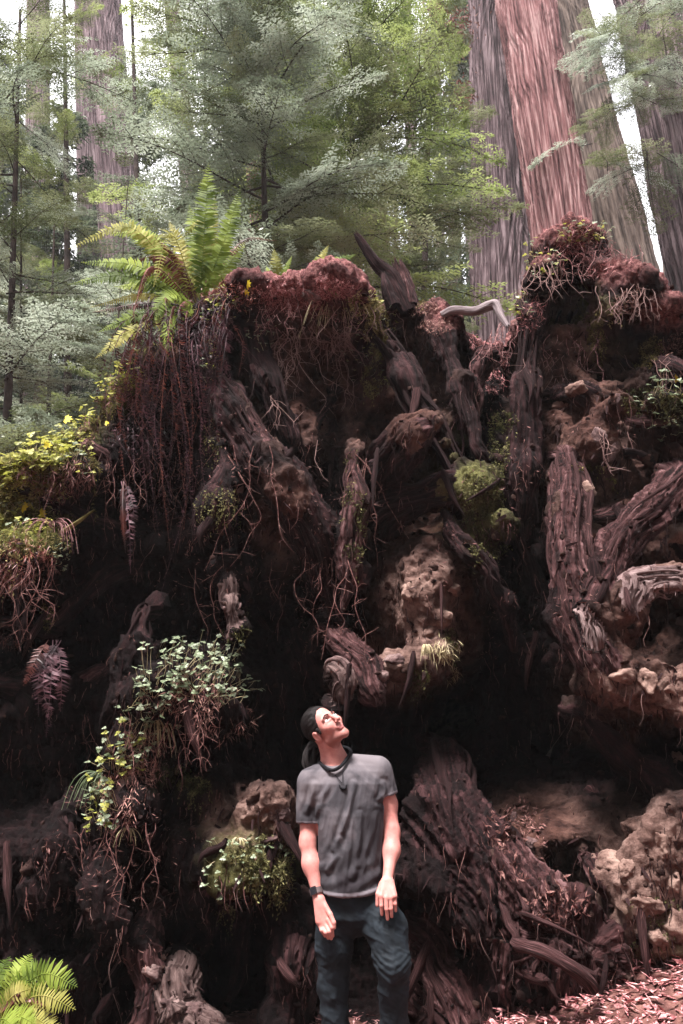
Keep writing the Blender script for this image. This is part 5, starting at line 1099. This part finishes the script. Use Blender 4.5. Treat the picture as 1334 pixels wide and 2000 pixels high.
# eyes and brows
M['eye'] = simple('eye_white', st((.62, .58, .56), (.72, .68, .66)), 5, .2, .6); M['iris'] = simple('brown_iris', st((.02, .012, .008), (.05, .03, .02)), 40, .15, .7)
for sg in (-1, 1):
    e = H(.0305*sg, .0745, .005); v, f = blob((0, 0, 0), .0122, 1, 0, 1, 10); v = norm(v)*.0128; eo = link('eye', MB().add(v + e - base, f).mesh('eye', M['eye']), man)
    lk = norm(hy + .55*hz + .3*hx*0); t_ = tube([e + lk*.0112, e + lk*.0126, e + lk*.0131], [.006, .0052, .0006], 12, 5); link('iris', MB().add(t_[0] - base, t_[1]).mesh('iris', M['iris']), eo)
    bw = [H(.012*sg, .0985, .0245), H(.030*sg, .0925, .031), H(.046*sg, .078, .025)]; t_ = tube(bw, [.0022, .0036, .0015], 6, 14, .3, 3); link('eyebrow', MB().add(t_[0] - base, t_[1]).mesh('eyebrow', M['hair']), man)
# hair drawn back to a tail
vh = Vol(tuple(HC - .19), tuple(HC + .19), .0036)
vh.ell(H(0, -.017, .042), (.0765, .0945, .086), R_, .01); vh.ell(H(0, .090, -.016), (.086, .083, .104), R_, .006, True); vh.ell(H(0, .06, -.10), (.11, .10, .075), R_, .004, True)
for sg in (-1, 1): vh.ell(H(.078*sg, -.006, -.008), (.02, .024, .034), R_, .003, True); vh.cone(H(.072*sg, .026, .012), H(.070*sg, .022, -.012), .008, .004, .006)
V, Q, n_ = vh.mesh(); lc = (V - HC) @ HR; V = V + n_*(.0038*ridged(np.stack([lc[:, 0]*60, lc[:, 1]*10, lc[:, 2]*45], -1), 5, 3))[:, None]
hb = MB().add(V - base, Q); g = np.random.default_rng(21)
for k in range(150):                                # locks combed back from the hairline
    a = g.uniform(-1.9, 1.9); u0 = norm(np.array([math.sin(a)*.95, .54*math.cos(a) + .06, .60*abs(math.cos(a)) + .15]) + g.normal(0, .05, 3)); u1 = norm(np.array([g.normal(0, .12), -1.0, g.uniform(-.45, .1)])); tt = np.linspace(0, 1, 9)[:, None]
    w_ = math.acos(np.clip(u0 @ u1, -1, 1)); uu = (np.sin((1-tt)*w_)*u0 + np.sin(tt*w_)*u1)/math.sin(w_); rr_ = np.array([.0775, .0955, .087])*(1 + .012*g.normal())
    pp = np.array([H(*(np.array([0, -.017, .042]) + u*rr_)) for u in uu]); t_ = tube(pp, [.0012, .0030, .0030, .0022], 5, 14, .3, k); hb.add(t_[0] - base, t_[1])
hair = link('hair', hb.mesh('hair', M['hair']), man)
pt = MB()
for k in range(22):
    g = np.random.default_rng(k); o_ = g.normal(0, .012, 3); t_ = tube([H(0, -.085, .02), H(0, -.112, -.01) + o_*.5, p_(609, 1462, .10) + o_, p_(603, 1480, .08) + o_*1.3, p_(606, 1502, .06) + o_*.9], [.010, .012, .010, .008, .002], 7, 22, .3, k); pt.add(t_[0] - base, t_[1], 0, t_[2])
link('ponytail', pt.mesh('ponytail', M['hair']), hair)
# T-shirt
vs = Vol((-.36, 4.3, .80), (.42, 4.92, 1.62), .0045)
vs.loft([(1484, 668, 30, .05, .03), (1494, 672, 58, .08, .02), (1506, 674, 76, .10, .015), (1530, 676, 79, .12, .005), (1590, 681, 66, .130, -.005), (1640, 683, 61, .125, -.01), (1690, 684, 61, .125, -.01), (1752, 686, 64, .13, -.01), (1775, 686, 64, .13, -.01)], .02)
vs.cone(p_(668, 1496, .02), p_(738, 1500, .02), .062, .060, .03); vs.cone(p_(650, 1512, .02), p_(608, 1528, .02), .062, .060, .03)
vs.cone(p_(606, 1528, .02), p_(600, 1622, .02), .062, .056, .02); vs.cone(p_(742, 1508, .02), p_(762, 1580, .02), .062, .054, .02)
X, Y, Z = vs.xyz((slice(None),)*3)
zh = W(0, 1743, YP)[2]; xh = W(684, 1743, YP)[0]; vs.D = np.maximum(vs.D, (zh + .9*(X - xh)**2 + .06*(X-xh) - .03*(Y - YP + .12)) - Z)
def cutplane(a, n, lim): 
    n = norm(np.array(n, float)); d = (X-a[0])*n[0] + (Y-a[1])*n[1] + (Z-a[2])*n[2]; vs.D[...] = np.where(lim, np.maximum(vs.D, d), vs.D)
a = p_(600, 1607); cutplane(a, (-.02, 0, -1), (X < W(621, 1600, YP)[0] - 0*Z)); a = p_(753, 1556); cutplane(a, (.34, 0, -1), (X > W(748, 1600, YP)[0] + 0*Z))
vs.ell(p_(653, 1470, -.0), (.072, .085, .082), np.eye(3), .006, True); vs.cone(p_(653, 1480, 0), p_(646, 1450, -.02), .066, .085, .006, True)
V, Q, n_ = vs.mesh(); del vs
# folds fall from shoulders and chest, gather at the waist
_, qx, qy = in_view(V, 1e5); u = (qx - 668)/80; w_ = (qy - 1500)/240
fold = .0048*ridged(np.stack([u*2.6 + .9*w_*u + 1.2*w_, w_*1.3, V[:, 1]*3], -1), 8, 2) + .003*ridged(np.stack([u*5 + 2.4*w_, w_*3.2, V[:, 1]*5], -1), 9, 2)
fold += .0022*ridged(np.stack([u*9 + 3*w_, w_*7, V[:, 1]*9], -1), 10, 2) + .0045*np.exp(-(np.abs(w_ - .78 - .22*np.abs(u))/.18)**2)*np.sin(w_*46 + u*9 + 3*vnoise(V*6, 4))
for (x0, y0, x1, y1, a_) in ((692, 1530, 652, 1660, .011), (640, 1525, 618, 1590, .007), (702, 1590, 688, 1715, .007), (612, 1530, 598, 1585, .007), (625, 1560, 650, 1520, .005), (735, 1590, 700, 1690, .005), (748, 1530, 742, 1560, .010), (665, 1640, 640, 1700, .008)):
    dx, dy = x1-x0, y1-y0; l2 = dx*dx + dy*dy; tt = np.clip(((qx-x0)*dx + (qy-y0)*dy)/l2, 0, 1); di = np.hypot(qx-x0-tt*dx - 5*np.sin(tt*3), qy-y0-tt*dy); fold += a_*np.exp(-(di/4.5)**2)*np.sin(np.pi*np.clip(tt*.9 + .05, 0, 1)) - a_*.6*np.exp(-((di-9)/5)**2)
V = V + n_*(fold*np.clip((qy - 1480)/60, .15, 1))[:, None]
hem = np.clip((zh + .9*(V[:, 0]-xh)**2 + .06*(V[:, 0]-xh) - .03*(V[:, 1]-YP+.12) + .019 - V[:, 2])/.003, 0, 1)
cuff = ((V[:, 0] < W(621, 1600, YP)[0]) & (V[:, 2] < p_(600, 1603)[2])) | ((V[:, 0] > W(748, 1600, YP)[0]) & (((V - p_(753, 1556)) @ norm(np.array([.34, 0, -1]))) > -.012))
m, N, L, b = mat('grey_shirt', .85, .15)
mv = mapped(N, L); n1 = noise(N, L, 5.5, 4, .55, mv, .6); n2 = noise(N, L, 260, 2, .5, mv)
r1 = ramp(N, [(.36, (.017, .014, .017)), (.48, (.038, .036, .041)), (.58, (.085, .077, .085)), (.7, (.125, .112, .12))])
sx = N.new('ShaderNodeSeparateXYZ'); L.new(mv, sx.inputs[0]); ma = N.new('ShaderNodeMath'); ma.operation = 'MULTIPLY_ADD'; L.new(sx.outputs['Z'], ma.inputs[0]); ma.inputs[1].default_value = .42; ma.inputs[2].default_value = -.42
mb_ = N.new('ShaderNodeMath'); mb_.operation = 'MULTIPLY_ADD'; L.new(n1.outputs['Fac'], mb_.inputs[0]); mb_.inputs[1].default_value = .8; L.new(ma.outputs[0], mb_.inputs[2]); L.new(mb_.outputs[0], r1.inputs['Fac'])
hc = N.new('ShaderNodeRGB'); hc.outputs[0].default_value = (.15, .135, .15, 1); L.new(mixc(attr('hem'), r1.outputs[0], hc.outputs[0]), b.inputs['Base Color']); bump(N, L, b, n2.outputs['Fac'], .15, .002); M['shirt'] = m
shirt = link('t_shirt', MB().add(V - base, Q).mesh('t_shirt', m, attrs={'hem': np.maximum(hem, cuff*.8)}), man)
M['black_cloth'] = simple('black_ribbing', st((.004, .004, .005), (.010, .010, .012)), 60, .9, .1)
t_ = tube([p_(640, 1468, .10), p_(623, 1484, .05), p_(628, 1493, -.03), p_(640, 1502, -.085), p_(652, 1504, -.10), p_(665, 1497, -.095), p_(677, 1483, -.06), p_(685, 1468, .0), p_(676, 1460, .08), p_(655, 1460, .11)], [.0085]*10, 10, 60); link('collar', MB().add(t_[0] - base, t_[1]).mesh('collar', M['black_cloth']), shirt)
# cord with a dark crescent pendant
V3 = V
def onshirt(px, py, off=.006):
    d = np.hypot(qx0 - px, qy0 - py) + 1e3*(V3[:, 1] > YP); return V3[np.argmin(d)] - norm(ray(px, py))*off
_, qx0, qy0 = in_view(V3, 1e5)
neck = link('necklace', MB().add(*tube([onshirt(647, 1504), onshirt(657, 1517), onshirt(668, 1530)], [.0016]*3, 5, 12)[:2]).mesh('necklace', M['black_cloth']), man); neck.location = -base
c2_ = tube([onshirt(672, 1494), onshirt(670, 1512), onshirt(669, 1530)], [.0016]*3, 5, 12); o = link('necklace_cord', MB().add(c2_[0], c2_[1]).mesh('necklace_cord', M['black_cloth']), neck)
c3_ = tube([onshirt(663, 1534), onshirt(666, 1539), onshirt(671, 1541), onshirt(676, 1538), onshirt(677, 1533)], [.002, .005, .006, .005, .002], 8, 16); o = link('pendant', MB().add(c3_[0], c3_[1]).mesh('pendant', M['black_cloth']), neck)
# trousers
vt = Vol((-.30, 4.2, -.02), (.46, 4.95, 1.02), .0048)
vt.loft([(1722, 686, 55, .105, .0), (1760, 688, 60, .115, .0), (1790, 692, 60, .115, .01), (1800, 692, 40, .09, .01)], .03); vt.ell(p_(690, 1790, .01), (.12, .09, .09), np.eye(3), .04)
def chain(pts, k=.03):
    for i in range(len(pts)-1): vt.cone(p_(*pts[i][:3]), p_(*pts[i+1][:3]), pts[i][3]*KP, pts[i+1][3]*KP, k)
chain([(658, 1762, .01, 35), (652, 1850, .02, 32), (651, 1930, .04, 26), (655, 2020, .06, 24), (658, 2150, .06, 26)]); chain([(722, 1762, .0, 36), (754, 1815, -.06, 37), (766, 1885, -.12, 29), (769, 1930, -.08, 25), (771, 2010, -.03, 25), (772, 2160, .02, 26)])
V, Q, n_ = vt.mesh(); del vt
_, qx, qy = in_view(V, 1e5)
fold = .007*ridged(np.stack([qx/46 + qy/120, qy/44 - qx/60, V[:, 1]*4], -1), 14, 2) + .003*ridged(np.stack([qx/20, qy/14 - qx/30, V[:, 1]*9], -1), 16, 2) + .002*np.exp(-((qy - 1895 - .25*(qx-770))/34)**2)*np.sin(qy*.42 + .012*(qx-765)**2) + .004*fbm(V*9, 15, 3)
V = V + n_*fold[:, None]
M['trouser'] = simple('dark_teal_trousers', st((.005, .0075, .010), (.009, .0135, .018), (.015, .022, .029)), 14, .8, .2, .3, bdist=.003)
link('trousers', MB().add(V - base, Q).mesh('trousers', M['trouser']), man)
for px, dy in ((652, .0), (770, -.04)):
    f0 = p_(px, 2150, dy); f0[2] = .03; vb = Vol((f0[0]-.12, f0[1]-.26, -.01), (f0[0]+.12, f0[1]+.16, .16), .006)
    vb.cone((f0[0], f0[1]+.06, .045), (f0[0]+.01, f0[1]-.14, .035), .042, .040, .03); vb.cone((f0[0], f0[1]+.05, .05), (f0[0], f0[1]+.05, .11), .042, .040, .03)
    V, Q, n_ = vb.mesh(); V[:, 2] = np.maximum(V[:, 2], .004); link('shoe', MB().add(V - base, Q).mesh('shoe', M['black_cloth']), man)
# watch on his right wrist
wc = p_(618, 1741, -.075); ax = norm(p_(620, 1748, -.08) - p_(607, 1688, -.03)); e1 = norm(np.cross(ax, [0, 1, 0])); e2 = np.cross(ax, e1); mb = MB()
th = np.linspace(0, 2*np.pi, 33); ring = [wc + (e1*math.cos(t) + e2*math.sin(t))*.0305 for t in th]
A_ = np.array([[p - ax*.013, p + ax*.013] for p in ring]); B_ = np.array([[wc + (p-wc)*1.06 - ax*.013, wc + (p-wc)*1.06 + ax*.013] for p in ring]); vv = np.stack([A_[:, 0], B_[:, 0], B_[:, 1], A_[:, 1]], 1).reshape(-1, 3)
i = np.arange(32)[:, None]*4; ff = np.concatenate([i + [k, (k+1) % 4, 4+(k+1) % 4, 4+k] for k in range(4)])
M['strap'] = simple('watch_strap', st((.05, .035, .035), (.10, .075, .075)), 60, .6, .4); M['glass'] = simple('watch_glass', st((.01, .01, .012), (.02, .02, .024)), 5, .1, .8)
wt_ = link('wrist_watch', MB().add(vv - base, ff).mesh('wrist_watch', M['strap'], False), man)
od = norm(e1*-.35 + e2*(1 if e2[1] < 0 else -1)); c_ = wc + od*.033; e3 = np.cross(ax, od); v, f = blob((0, 0, 0), 1, 3, 0, 1, 6); v = norm(v); v = np.clip(v*1.5, -1, 1); v = c_ + v[:, :1]*ax*.018 + v[:, 1:2]*e3*.015 + v[:, 2:]*od*.005
link('watch_case', MB().add(v - base, f).mesh('watch_case', M['glass'], False), wt_)

# ------------------------------------------------------------------ forest haze: one closed box of thin mist round everything
def box(lo, hi):
    v = np.array([[x, y, z] for x in (lo[0], hi[0]) for y in (lo[1], hi[1]) for z in (lo[2], hi[2])], float)
    return v, np.array([[0, 1, 3, 2], [4, 6, 7, 5], [0, 4, 5, 1], [2, 3, 7, 6], [0, 2, 6, 4], [1, 5, 7, 3]])
hm = bpy.data.materials.new('forest_haze'); hm.use_nodes = True; hn = hm.node_tree.nodes; hn.clear()
ho = hn.new('ShaderNodeOutputMaterial'); pv = hn.new('ShaderNodeVolumePrincipled'); pv.inputs['Color'].default_value = (.93, .95, .95, 1); pv.inputs['Density'].default_value = HAZE; pv.inputs['Anisotropy'].default_value = .2
hm.node_tree.links.new(pv.outputs[0], ho.inputs['Volume'])
v, f = box((-240, -235, -8), (240, 245, 62)); tag(link('haze', MB().add(v, f).mesh('haze', hm, False)), 'thin pale forest haze between the trees', 'haze', kind='stuff')
